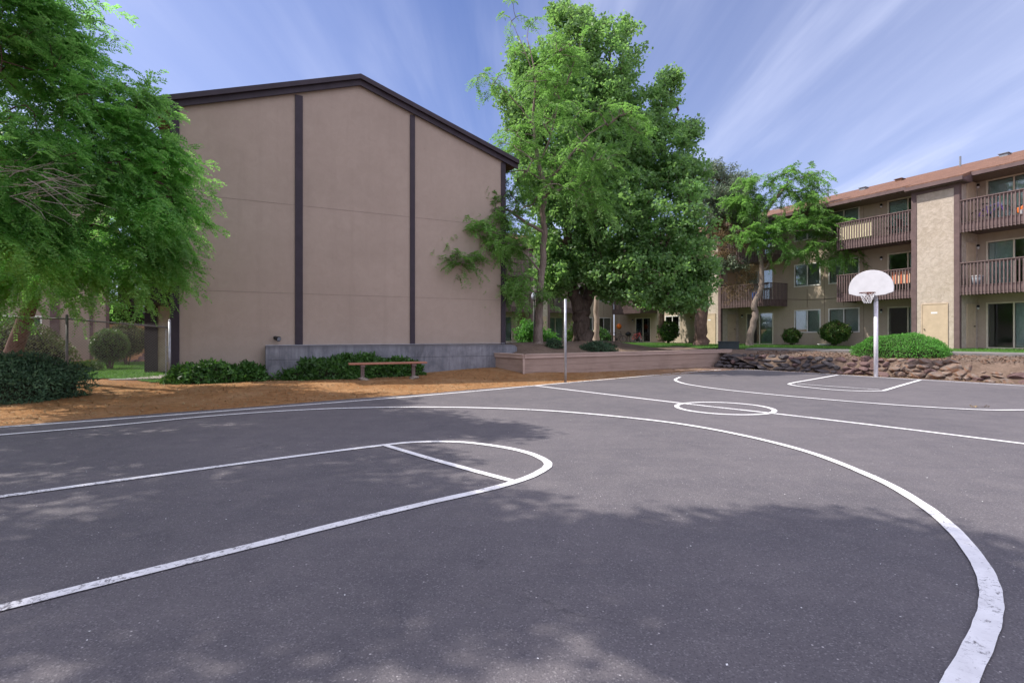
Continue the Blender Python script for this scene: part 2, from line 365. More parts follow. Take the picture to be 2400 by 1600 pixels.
def m_boards(name, lo, hi):
    t = T(name); v = t.map((0.7, 0.7, 14)); n = t.noise(2.2, 5, 0.7, vec=v); c = t.mix(t.rng(n, 0.3, 0.7), lo, hi)
    c = t.mix(t.rng(t.noise(1.2, 5), 0.5, 0.75, 0, 0.5), c, tuple(x*0.7 for x in lo))
    t.bump(n, 0.4, 0.006); return t.fin(c, 0.8, 0.25)

M = {}
M['asphalt'] = m_asphalt(); M['paint'] = m_paint(); M['dirt'] = m_dirt(); M['soil'] = m_soil(); M['lawn'] = m_lawn()
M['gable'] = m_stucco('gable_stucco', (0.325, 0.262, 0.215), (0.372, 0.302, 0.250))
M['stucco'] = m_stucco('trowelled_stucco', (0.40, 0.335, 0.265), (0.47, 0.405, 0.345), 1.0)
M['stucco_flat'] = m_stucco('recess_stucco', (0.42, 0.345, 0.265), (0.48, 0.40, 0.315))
M['trim'] = plain('brown_trim_paint', (0.135, 0.090, 0.088), 0.6, 0.15, 3, 0.2, 30)
M['trim_dark'] = plain('dark_trim_paint', (0.034, 0.025, 0.034), 0.6, 0.15, 3, 0.2, 30)
M['rail'] = plain('railing_paint', (0.165, 0.115, 0.110), 0.65, 0.2, 5, 0.3, 40)
M['soffit'] = plain('soffit_paint', (0.20, 0.15, 0.115), 0.8, 0.1)
M['frame'] = plain('window_frame_paint', (0.66, 0.60, 0.47), 0.5, 0.08)
M['whiteframe'] = plain('white_frame_paint', (0.74, 0.72, 0.68), 0.5, 0.08)
M['door'] = plain('door_paint', (0.50, 0.39, 0.275), 0.6, 0.08, 3, 0.1)
M['sheet'] = plain('pale_privacy_sheet', (0.72, 0.66, 0.45), 0.8, 0.08)
M['blind'] = plain('vertical_blind', (0.66, 0.68, 0.62), 0.7, 0.08)
M['glass'] = m_glass(); M['shingle'] = m_shingle(); M['concrete'] = m_concrete()
M['walk'] = plain('pavement_concrete', (0.33, 0.30, 0.28), 0.9, 0.2, 2, 0.4, 50)
M['kerbc'] = plain('edging_concrete', (0.17, 0.16, 0.155), 0.9, 0.25, 2, 0.4, 50)
M['boards'] = m_boards('planter_boards', (0.27, 0.195, 0.155), (0.37, 0.275, 0.225))
M['cap'] = m_boards('planter_cap_paint', (0.36, 0.265, 0.22), (0.46, 0.35, 0.295))
M['galv'] = plain('galvanised_steel', (0.36, 0.37, 0.40), 0.45, 0.15, 8, 0.2, 60, 0.6, 0.5)
M['wire'] = plain('fence_wire', (0.16, 0.15, 0.15), 0.55, 0.1, 8, 0, 10, 0.5)
M['whitepole'] = plain('chipped_white_paint', (0.68, 0.66, 0.70), 0.5, 0.12, 14, 0.4, 40)
M['board'] = plain('backboard_paint', (0.56, 0.56, 0.59), 0.4, 0.06, 4, 0.05)
M['rim'] = plain('rusty_rim', (0.13, 0.045, 0.03), 0.6, 0.4, 20, 0.4, 40, 0.3)
M['net'] = plain('net_cord', (0.72, 0.72, 0.74), 0.9, 0.1)
M['benchwood'] = m_boards('bench_plank', (0.26, 0.12, 0.08), (0.40, 0.19, 0.13))
M['benchpost'] = plain('bench_post_paint', (0.15, 0.11, 0.10), 0.7, 0.2, 10, 0.3)
M['block'] = m_rock('concrete_footing', (0.20, 0.17, 0.145), (0.34, 0.29, 0.24))
M['black'] = plain('black_metal', (0.02, 0.02, 0.022), 0.5, 0.2)
M['globe'] = plain('frosted_globe', (0.55, 0.60, 0.72), 0.25, 0.03, 3, 0)
M['boxgreen'] = plain('utility_box_paint', (0.028, 0.042, 0.045), 0.5, 0.15)
M['basalt'] = m_rock('dark_basalt', (0.045, 0.040, 0.045), (0.12, 0.105, 0.105))
M['redrock'] = m_rock('rusty_rock', (0.105, 0.082, 0.070), (0.27, 0.215, 0.18), (0.21, 0.095, 0.045))
M['purplerock'] = m_rock('purple_rock', (0.09, 0.055, 0.055), (0.19, 0.125, 0.115))
M['bark_maple'] = m_bark('maple_bark', (0.05, 0.035, 0.028), (0.15, 0.115, 0.095))
M['bark_locust'] = m_bark('locust_bark', (0.13, 0.10, 0.085), (0.29, 0.235, 0.20))
M['bark_pale'] = m_bark('pale_bark', (0.28, 0.22, 0.17), (0.48, 0.39, 0.31))
M['bark_red'] = m_bark('conifer_bark', (0.09, 0.055, 0.045), (0.20, 0.135, 0.11))
M['twig'] = m_bark('grey_twig', (0.20, 0.17, 0.15), (0.38, 0.33, 0.29))
M['leaf_maple'] = m_leaf('maple_leaf', (0.064, 0.138, 0.050), (0.115, 0.225, 0.082), (0.22, 0.36, 0.160), (0.30, 0.54, 0.13), 0.47, 0.46)
M['leaf_locust'] = m_leaf('locust_leaf', (0.080, 0.175, 0.042), (0.125, 0.245, 0.062), (0.20, 0.34, 0.10), (0.25, 0.50, 0.10), 0.45, 0.45)
M['leaf_near'] = m_leaf('acacia_leaf', (0.058, 0.155, 0.048), (0.108, 0.255, 0.074), (0.23, 0.42, 0.13), (0.33, 0.68, 0.14), 0.52, 0.48)
M['leaf_spruce'] = m_leaf('spruce_needle', (0.11, 0.16, 0.105), (0.18, 0.235, 0.165), (0.28, 0.33, 0.22), (0.16, 0.24, 0.12), 0.2, 0.55)
M['leaf_dead'] = m_leaf('dead_needle', (0.16, 0.10, 0.05), (0.25, 0.17, 0.085), (0.34, 0.25, 0.13), (0.2, 0.13, 0.06), 0.2, 0.7)
M['leaf_laurel'] = m_leaf('laurel_leaf', (0.024, 0.068, 0.016), (0.042, 0.108, 0.024), (0.075, 0.17, 0.036), (0.10, 0.25, 0.035), 0.28, 0.42)
M['leaf_juniper'] = m_leaf('juniper_needle', (0.025, 0.055, 0.030), (0.045, 0.088, 0.045), (0.08, 0.14, 0.065), (0.03, 0.08, 0.03), 0.2, 0.6)
M['leaf_bright'] = m_leaf('clipped_shrub_leaf', (0.055, 0.16, 0.030), (0.090, 0.26, 0.042), (0.14, 0.36, 0.06), (0.14, 0.42, 0.05), 0.35, 0.55)
M['leaf_rose'] = m_leaf('round_shrub_leaf', (0.025, 0.065, 0.015), (0.05, 0.11, 0.022), (0.10, 0.17, 0.03), (0.10, 0.2, 0.03), 0.3, 0.4, (0.2, 0.09, 0.05))
M['leaf_hedge'] = m_leaf('brown_hedge_leaf', (0.10, 0.065, 0.035), (0.07, 0.10, 0.03), (0.13, 0.17, 0.05), (0.09, 0.12, 0.03), 0.25, 0.6)
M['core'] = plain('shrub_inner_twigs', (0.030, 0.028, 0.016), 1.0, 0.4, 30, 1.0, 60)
M['grass'] = m_leaf('grass_blade', (0.05, 0.14, 0.025), (0.09, 0.20, 0.035), (0.14, 0.27, 0.06), (0.15, 0.32, 0.05), 0.35, 0.5)
M['rubber'] = plain('tyre_rubber', (0.02, 0.02, 0.02), 0.8, 0.1)
M['purple'] = plain('purple_bike_paint', (0.13, 0.05, 0.32), 0.35, 0.1)
M['redbike'] = plain('red_bike_paint', (0.30, 0.03, 0.03), 0.35, 0.1)
M['darkbike'] = plain('dark_bike_paint', (0.03, 0.04, 0.06), 0.35, 0.1)
M['orange'] = plain('orange_plastic', (0.75, 0.18, 0.03), 0.45, 0.1)
M['bluep'] = plain('blue_plastic', (0.05, 0.16, 0.55), 0.45, 0.1)
M['whitep'] = plain('white_plastic', (0.70, 0.70, 0.70), 0.45, 0.1)
M['greyp'] = plain('grey_plastic', (0.22, 0.24, 0.27), 0.5, 0.1)
M['carpaint'] = plain('pale_blue_car_paint', (0.48, 0.56, 0.68), 0.25, 0.03, 3, 0, 10, 0.2, 0.6)
def m_towel():
    t = T('striped_towel'); x, y, z = t.sep(); s = t.mth('FRACT', t.mth('MULTIPLY', x, 4.5))
    c = t.mix(t.rng(s, 0.45, 0.55), (0.75, 0.22, 0.12), (0.78, 0.62, 0.45)); t.bump(t.noise(30), 0.3, 0.01); return t.fin(c, 0.95, 0.1)
M['towel'] = m_towel()

# ------------------------------------------------------------------ terrain
_rs = np.random.RandomState(3); _W = [(_rs.uniform(0.15, 1.4), _rs.uniform(0, 6.28), _rs.uniform(0, 6.28)) for _ in range(14)]
def wob(X, Y):
    s = 0
    for f, a, p in _W: s = s + np.sin((X*math.cos(a) + Y*math.sin(a)) * f * 2.2 + p) / (1 + 2.5*f)
    return s / 7
def Hground(X, Y):
    X = np.asarray(X, float); Y = np.asarray(Y, float)
    u = X*US.x + Y*US.y; v = X*VS.x + Y*VS.y
    d = np.maximum(-12.15 - u, v - 22.25)                # metres outside the court
    d = np.maximum(d, 0)
    rise = 0.10*ss(0.1, 4.0, d) + 0.06*ss(0.2, 2.5, d)*wob(X*1.5, Y*1.5)
    rise = rise + 0.16*ss(-6, -0.5, X)*ss(17.5, 20.5, Y)*ss(3, 0, X)      # ground climbs along the gable
    rise = rise + 0.10*ss(-10, -13, X)*ss(0.5, 3, d)
    emb = ss(-15.5, -18.5, X + 0.25*(Y-26))*0 + ss(25.5, 34, Y)*ss(-13.0, -17.0, X)
    rise = rise + 2.0*emb
    return np.where(d > 0.02, rise - 0.012, -0.03)
def front_Y(X):
    """front edge of the raised ground, as Y over X"""
    a = np.interp(X, [-3.0, -1.30, 0.43, 10.6], [24.0, 21.52, 19.02, 25.72])
    b = (22.55 - np.asarray(X)*VS.x) / VS.y
    k = ss(9.7, 10.5, np.asarray(X)); return a*(1-k) + b*k
def Hterr(X, Y):
    X = np.asarray(X, float); Y = np.asarray(Y, float); v = X*VS.x + Y*VS.y
    bank = 0.60*ss(22.55, 23.25, v) + 0.15*ss(23.2, 24.95, v)
    ax, ay, bx, by = 0.3, 22.6, 4.6, 27.6; l2 = (bx-ax)**2 + (by-ay)**2
    tt = np.clip(((X-ax)*(bx-ax) + (Y-ay)*(by-ay))/l2, 0, 1)
    dd = np.hypot(X-ax-tt*(bx-ax), Y-ay-tt*(by-ay))
    soil = 0.66 + 0.50*np.exp(-(dd/2.6)**2)*ss(0.0, 2.6, Y-front_Y(X)) + 0.10*ss(0, 12, Y-front_Y(X)) + 0.03*wob(X*2, Y*2)
    k = ss(9.4, 11.2, X); k = np.maximum(k, ss(33, 36, Y))
    far = np.where(v > 25.0, 0.75 + 0.07*ss(25, 29, v), bank)
    far = np.where(Y > 33, 0.82, far)
    return soil*(1-k) + far*k

def grid_axis(a, b, fine0, fine1, step, grow=1.35):
    xs = list(np.arange(fine0, fine1 + 1e-6, step)); s = step
    x = fine1
    while x < b: s *= grow; x += s; xs.append(min(x, b))
    s = step; x = fine0; pre = []
    while x > a: s *= grow; x -= s; pre.append(max(x, a))
    return np.array(pre[::-1] + xs)
gx = grid_axis(-1500, 1500, -26, 22, 0.28); gy = grid_axis(-600, 2500, -6, 40, 0.28)
GX, GYY = np.meshgrid(gx, gy); GZ = Hground(GX, GYY)
GZ = np.where((np.abs(GX) > 120) | (GYY > 140), 0.0, GZ)
nx, ny = len(gx), len(gy)
ii = np.arange((ny-1)*(nx-1)); r_, c_ = ii // (nx-1), ii % (nx-1); b0 = r_*nx + c_
g = fast('ground', np.stack([GX.ravel(), GYY.ravel(), GZ.ravel()], 1), np.stack([b0, b0+1, b0+nx+1, b0+nx], 1), M['dirt'], None, True)
tag(g, 'bare ochre earth strewn with litter around the court', None, None, 'structure')

# raised ground behind planter and rock bank
tx = np.concatenate([np.arange(-3.0, 26.0, 0.16), np.arange(26, 60, 2.0)]); rows = 150
tw = (np.linspace(0, 1, rows))**2.2; TX, TW = np.meshgrid(tx, tw)
TY = front_Y(TX) + TW*(75 - front_Y(TX)); TZ = Hterr(TX, TY)
nx, ny = len(tx), rows; ii = np.arange((ny-1)*(nx-1)); r_, c_ = ii // (nx-1), ii % (nx-1); b0 = r_*nx + c_
V = np.stack([TX.ravel(), TY.ravel(), TZ.ravel()], 1)
tr = fast('terrace', V, np.stack([b0, b0+1, b0+nx+1, b0+nx], 1), M['soil'], None, True)
tag(tr, 'raised brown soil bank behind planter wall and rocks', None, None, 'structure')

def sheet(name, label, inside, X0, X1, Y0, Y1, st, dz, H, mat):
    xs = np.arange(X0, X1, st); ys = np.arange(Y0, Y1, st); A, B = np.meshgrid(xs, ys); Z = H(A, B) + dz
    nx = len(xs); V = np.stack([A.ravel(), B.ravel(), Z.ravel()], 1); F = []
    ins = inside(A + st/2, B + st/2)
    for r in range(len(ys)-1):
        for c in range(nx-1):
            if ins[r, c]:
                i = r*nx + c; F.append((i, i+1, i+nx+1, i+nx))
    return tag(fast(name, V, F, mat, None, True), label, None, None, 'structure')
def in_lawn(X, Y):
    v = X*VS.x + Y*VS.y
    return ((v > 26.3) & (X > 10.4) & (Y < 44)) | ((Y > 33.0 + 0.6*np.sin(X*1.3)) & (X > 5.5 + 0.5*np.sin(Y)) & (X <= 10.4) & (Y < 46)) | ((Y > 36) & (X <= 5.5) & (X > -4) & (Y < 46))
sheet('lawn', 'mown green lawn in front of the apartments', in_lawn, -4, 30, 14, 46, 0.2, 0.03, Hterr, M['lawn'])
def in_lawn2(X, Y): return (X < -10.6 - 0.45*(Y-16)) & (X > -26) & (Y > 15.8 + 0.3*np.sin(X*2)) & (Y < 25.5)
sheet('lawn', 'green lawn behind the chain link fence', in_lawn2, -26, -9, 14, 26, 0.2, 0.03, Hground, M['lawn'])
# strip of walk along the kerb on the bank
m = MB()
pts = [XY(u, 25.0) for u in np.linspace(-13.4, 3, 30)]; pts2 = [XY(u, 26.2) for u in np.linspace(-13.4, 3, 30)]
for i in range(29):
    a, b, c, d = pts[i], pts[i+1], pts2[i+1], pts2[i]
    za, zb = float(Hterr(*a)), float(Hterr(*b))
    zt = 0.86
    m.quad((a[0], a[1], zt-.02), (b[0], b[1], zt-.02), (c[0], c[1], zt+.01), (d[0], d[1], zt+.01))
    m.quad((a[0], a[1], 0.5), (b[0], b[1], 0.5), (b[0], b[1], zt-.02), (a[0], a[1], zt-.02))
tag(m.build('path', M['kerbc']), 'grey concrete walk along the top of the rock bank', None, None, 'structure')
# small slab by the fence corner
m = MB(); m.box(-1.3, 0.0, 0.15, 4.2, -0.1, 0.16)
o = m.build('pavement', M['walk']); o.location = (-10.75, 16.15, 0.02); o.rotation_euler = (0, 0, R(26.9)); tag(o, 'concrete slab behind the fence corner', None, None, 'structure')

# ------------------------------------------------------------------ court
m = MB(); c4 = [XY(-12.12, -14), XY(-12.12, 22.12), XY(6, 22.12), XY(6, -14)]
# irregular asphalt edge
edge = []
for k in range(121):
    v = -14 + 36.12*k/120; edge.append(XY(-12.10 - 0.05*math.sin(v*1.7) - 0.03*random.random(), v))
for k in range(1, 61):
    u = -12.1 + 18.1*k/60; edge.append(XY(u, 22.10 + 0.05*math.sin(u*2.1) + 0.03*random.random()))
edge.append(XY(6, -14))
me = bpy.data.meshes.new('court'); me.from_pydata([(x, y, 0) for x, y in edge], [], [tuple(range(len(edge)))[::-1]]); me.update()
o = link('court', me, M['asphalt']); tag(o, 'dark grey asphalt basketball court', None, None, 'structure')

_z = [0.004]
marks = MB()
def strip(pts, wd, closed=False, wf=None):
    z = _z[0]; _z[0] += 0.0012
    P = [Vector((p[0], p[1])) for p in pts]; n = len(P); Ls = []
    for i in range(n):
        if closed: a, b = P[(i-1) % n], P[(i+1) % n]
        else: a, b = P[max(0, i-1)], P[min(n-1, i+1)]
        t = (b-a).normalized(); nn = Vector((-t.y, t.x)); ww = wd/2 * (1 + 0.03*math.sin(i*0.9) + random.uniform(-.015, .015)) * (wf(i/n) if wf else 1)
        Ls.append((P[i] + nn*ww, P[i] - nn*ww))
    for i in range(n if closed else n-1):
        a, b = Ls[i], Ls[(i+1) % n]
        marks.quad((*a[1], z), (*b[1], z), (*b[0], z), (*a[0], z))
def smoothpts(ctrl, k=12):
    out = []; n = len(ctrl)
    for i in range(n-1):
        p0, p1, p2, p3 = [Vector(ctrl[max(0, min(n-1, i+j))]) for j in (-1, 0, 1, 2)]
        for q in range(k):
            t = q/k; out.append(0.5*((2*p1) + (p2-p0)*t + (2*p0-5*p1+4*p2-p3)*t*t + (3*p1-p0-3*p2+p3)*t**3))
    out.append(Vector(ctrl[-1])); return out
def g2(x, y): p = G(x, y); return (p.x, p.y)
def ext(a, b, s):
    a = Vector(a); b = Vector(b); return tuple(b + (b-a).normalized()*s)
side = [g2(*p) for p in [(0, 1001), (300, 980), (600, 957), (850, 938), (1100, 917.5), (1325, 897), (1578, 875.3), (1690, 866)]]
LW = 0.098
strip([ext(side[1], side[0], 9)] + smoothpts(side, 10), LW)
base = [g2(*p) for p in [(1716, 863.6), (1900, 874), (2053, 883.6), (2230, 894), (2400, 904)]]; 
strip(smoothpts(base, 10) + [ext(base[-2], base[-1], 6)], LW)
cl = [g2(*p) for p in [(1256, 904.2), (1596, 944.8), (1812, 968.8), (2077, 1000), (2400, 1040)]]; 
strip(smoothpts(cl, 10) + [ext(cl[-2], cl[-1], 3)], LW)
# centre circle
cc = Vector(g2(1697, 956.2)); rc = 0.93
strip([cc + Vector((math.cos(a), math.sin(a)))*rc for a in np.linspace(0, 2*math.pi, 73)[:-1]], LW, True)
# near key: two lane lines joined by a flattened arc, and the free-throw line
key = [g2(*p) for p in [(0, 1165), (300, 1123.5), (600, 1082), (895, 1044), (985, 1036), (1080, 1036.5), (1170, 1047), (1235, 1061), (1275, 1078), (1284, 1092), (1262, 1108), (1225, 1124), (1150, 1146), (1000, 1180), (800, 1228), (600, 1278), (400, 1327), (200, 1377), (0, 1427)]]
strip([ext(key[1], key[0], 4)] + smoothpts(key, 10) + [ext(key[-2], key[-1], 3)], 0.100)
strip([g2(*p) for p in [(900, 1043), (1000, 1073), (1100, 1101), (1208, 1130)]], 0.088)
# near three-point arc
arc = [g2(*p) for p in [(0, 1020), (250, 999), (500, 975), (700, 961.5), (850, 956), (1000, 954.5), (1150, 957), (1300, 964), (1450, 977), (1600, 995), (1750, 1023), (1900, 1062), (2050, 1121), (2150, 1176), (2230, 1239), (2290, 1312), (2318, 1370), (2322, 1430), (2300, 1500), (2250, 1600)]]
strip([ext(arc[1], arc[0], 3)] + smoothpts(arc, 10) + [ext(arc[-2], arc[-1], 1.5)], 0.100, False, lambda f: 1 + .10*max(0, (f-.72)/.28))
# far three-point arc
arc = [g2(*p) for p in [(1594, 884), (1583, 890), (1592, 896), (1622, 903), (1700, 914), (1850, 929), (2000, 942), (2150, 953), (2300, 961), (2400, 961.5)]]
arc.append(ext(arc[-2], arc[-1], 1.0)); arc.append(ext(arc[-2], arc[-1], 2.0)); strip(smoothpts(arc, 10), LW)
# far key
kf = [g2(*p) for p in [(1964, 879), (1905, 889.5), (1853, 899), (1860, 903.5), (1900, 909), (1960, 914.5), (2020, 917), (2066, 916.5), (2078, 914), (2115, 903), (2157, 891)]]
strip(smoothpts(kf, 8), 0.10)
strip([g2(*p) for p in [(1868, 900), (1950, 906), (2062, 914)]], 0.06)
o = marks.build('court_markings', M['paint']); tag(o, 'white painted basketball lines on the asphalt', None, None, 'structure')

# ------------------------------------------------------------------ buildings
def wall_holes(mb, x0, x1, z0, z1, holes, y, th):
    xs = sorted({x0, x1, *[h[0] for h in holes], *[h[1] for h in holes]}); zs = sorted({z0, z1, *[h[2] for h in holes], *[h[3] for h in holes]})
    for i in range(len(xs)-1):
        for j in range(len(zs)-1):
            cx, cz = (xs[i]+xs[i+1])/2, (zs[j]+zs[j+1])/2
            if any(h[0] < cx < h[1] and h[2] < cz < h[3] for h in holes): continue
            a, b, c, d = xs[i], xs[i+1], zs[j], zs[j+1]
            mb.quad((a, y, c), (b, y, c), (b, y, d), (a, y, d)); mb.quad((b, y+th, c), (a, y+th, c), (a, y+th, d), (b, y+th, d))
    for a, b, c, d in holes:
        mb.quad((a, y, c), (a, y, d), (a, y+th, d), (a, y+th, c)); mb.quad((b, y, d), (b, y, c), (b, y+th, c), (b, y+th, d))
        mb.quad((a, y, d), (b, y, d), (b, y+th, d), (a, y+th, d)); mb.quad((b, y, c), (a, y, c), (a, y+th, c), (b, y+th, c))

def window(parent, x0, x1, z0, z1, y, panes, kind='window', fmat=None, blinds=()):
    """panes = number of lights; blinds = indices covered by vertical blinds"""
    fmat = fmat or M['whiteframe']; f = 0.07; fr = MB()
    fr.box(x0-f, x1+f, y-0.03, y+0.06, z1, z1+f); fr.box(x0-f, x1+f, y-0.035, y+0.06, z0-f, z0)
    fr.box(x0-f, x0, y-0.03, y+0.06, z0, z1); fr.box(x1, x1+f, y-0.03, y+0.06, z0, z1)
    wdt = (x1-x0)/panes
    for i in range(1, panes): fr.box(x0+i*wdt-0.03, x0+i*wdt+0.03, y-0.01, y+0.05, z0, z1)
    fo = fr.build(kind, fmat, parent)
    for i in range(panes):
        a, b = x0+i*wdt+(0.03 if i else 0), x0+(i+1)*wdt-(0.03 if i < panes-1 else 0)
        MB().box(a, b, y+0.02, y+0.026, z0, z1).build('pane', M['glass'], fo)
        if i in blinds:
            bl = MB(); n = max(3, int((b-a)/0.095)); s = (b-a)/n
            for k in range(n):
                cx = a+(k+.5)*s; bl.bar((cx-0.045, y+0.12, (z0+z1)/2), (cx+0.045, y+0.15+0.01*(k % 2), (z0+z1)/2), 0.003, (z1-z0)-0.03)
            bl.build('blind', M['blind'], fo)
    return fo
def door(parent, face, a0, a1, z0, z1, pos, mat, handle=True, sgn=1):
    """face 'y': lies in plane y=pos facing -y; face 'x': plane x=pos facing +x"""
    d = MB(); f = 0.05
    def bx(p0, p1, q0, q1, zz0, zz1, mb):
        if face == 'y': mb.box(p0, p1, pos-q1, pos-q0, zz0, zz1)
        else: mb.box(pos+q0, pos+q1, p0, p1, zz0, zz1)
    bx(a0, a1, 0.004, 0.03, z0, z1, d)
    bx(a0-f, a0-.004, 0.0, 0.045, z0, z1+f, d); bx(a1+.004, a1+f, 0.0, 0.045, z0, z1+f, d); bx(a0-.004, a1+.004, 0.0, 0.043, z1+.004, z1+f, d)
    o = d.build('door', mat, parent)
    if handle:
        h = MB(); p = (a0+0.08 if sgn > 0 else a1-0.08)
        if face == 'y': h.lathe([(0.03, 0), (0.03, 0.03)], 8, (p, pos-0.06, z0+1.0)); h.box(p-.012, p+.012, pos-.09, pos-.028, z0+.995, z0+1.02)
        else: h.box(pos+.028, pos+.09, p-.02, p+.02, z0+.98, z0+1.03)
        h.build('handle', M['black'], o)
    return o
def balcony(parent, x0, x1, zf, depth, ends=(True, True), sheetx=None, y0=0.0):
    """floor slab from y0 to y0+depth, fascia and long balusters in front"""
    s = MB(); s.box(x0, x1, y0+0.03, y0+depth, zf-0.34, zf-0.30); s.box(x0, x1, y0+.03, y0+depth, zf-0.08, zf)
    s.box(x0, x1, y0+0.03, y0+0.08, zf-0.40, zf+0.02)
    if ends[0]: s.box(x0, x0+0.05, y0+0.08, y0+depth, zf-0.40, zf+0.02)
    if ends[1]: s.box(x1-0.05, x1, y0+0.08, y0+depth, zf-0.40, zf+0.02)
    o = s.build('balcony', M['trim'], parent)
    r = MB(); zt = zf+1.08; n = max(2, int(round((x1-x0)/0.136)))
    for k in range(n+1):
        cx = x0+0.03 + (x1-x0-0.06)*k/n; r.box(cx-0.021, cx+0.021, y0-0.012, y0+0.028, zf-0.43, zt-0.04)
    r.box(x0-0.02, x1+0.02, y0-0.035, y0+0.075, zt-0.04, zt); r.box(x0, x1, y0+.03, y0+.06, zt-0.13, zt-0.042)
    for e, xx in ((ends[0], x0), (ends[1], x1)):
        if not e: continue
        sg = -1 if xx == x0 else 1; n2 = int(depth/0.136)
        for k in range(1, n2+1):
            cy = y0+0.03+(depth-0.06)*k/n2
            a, b = sorted((xx, xx+sg*0.04)); r.box(a, b, cy-0.021, cy+0.021, zf-0.43, zt-0.04)
        r.box(xx-0.04, xx+0.045, y0+0.077, y0+depth, zt-0.038, zt-.002)
    r.build('railing', M['rail'], o)
    if sheetx:
        MB().box(sheetx[0], sheetx[1], y0+0.10, y0+0.11, zf+0.12, zt-0.14).build('privacy_sheet', M['sheet'], o)
    return o
def porch_light(parent, x, y, z):
    l = MB(); l.lathe([(0.05, 0), (0.065, 0.03), (0.055, 0.1), (0.02, 0.12)], 10, (x, y-0.09, z)); l.box(x-.02, x+.02, y-.09, y, z+.06, z+.09)
    o = l.build('porch_light', M['black'], parent, True)
    MB().lathe([(0.02, 0), (0.05, 0.03), (0.055, 0.09), (0.045, 0.1)], 10, (x, y-0.09, z-.10)).build('globe', M['whitep'], o, True)

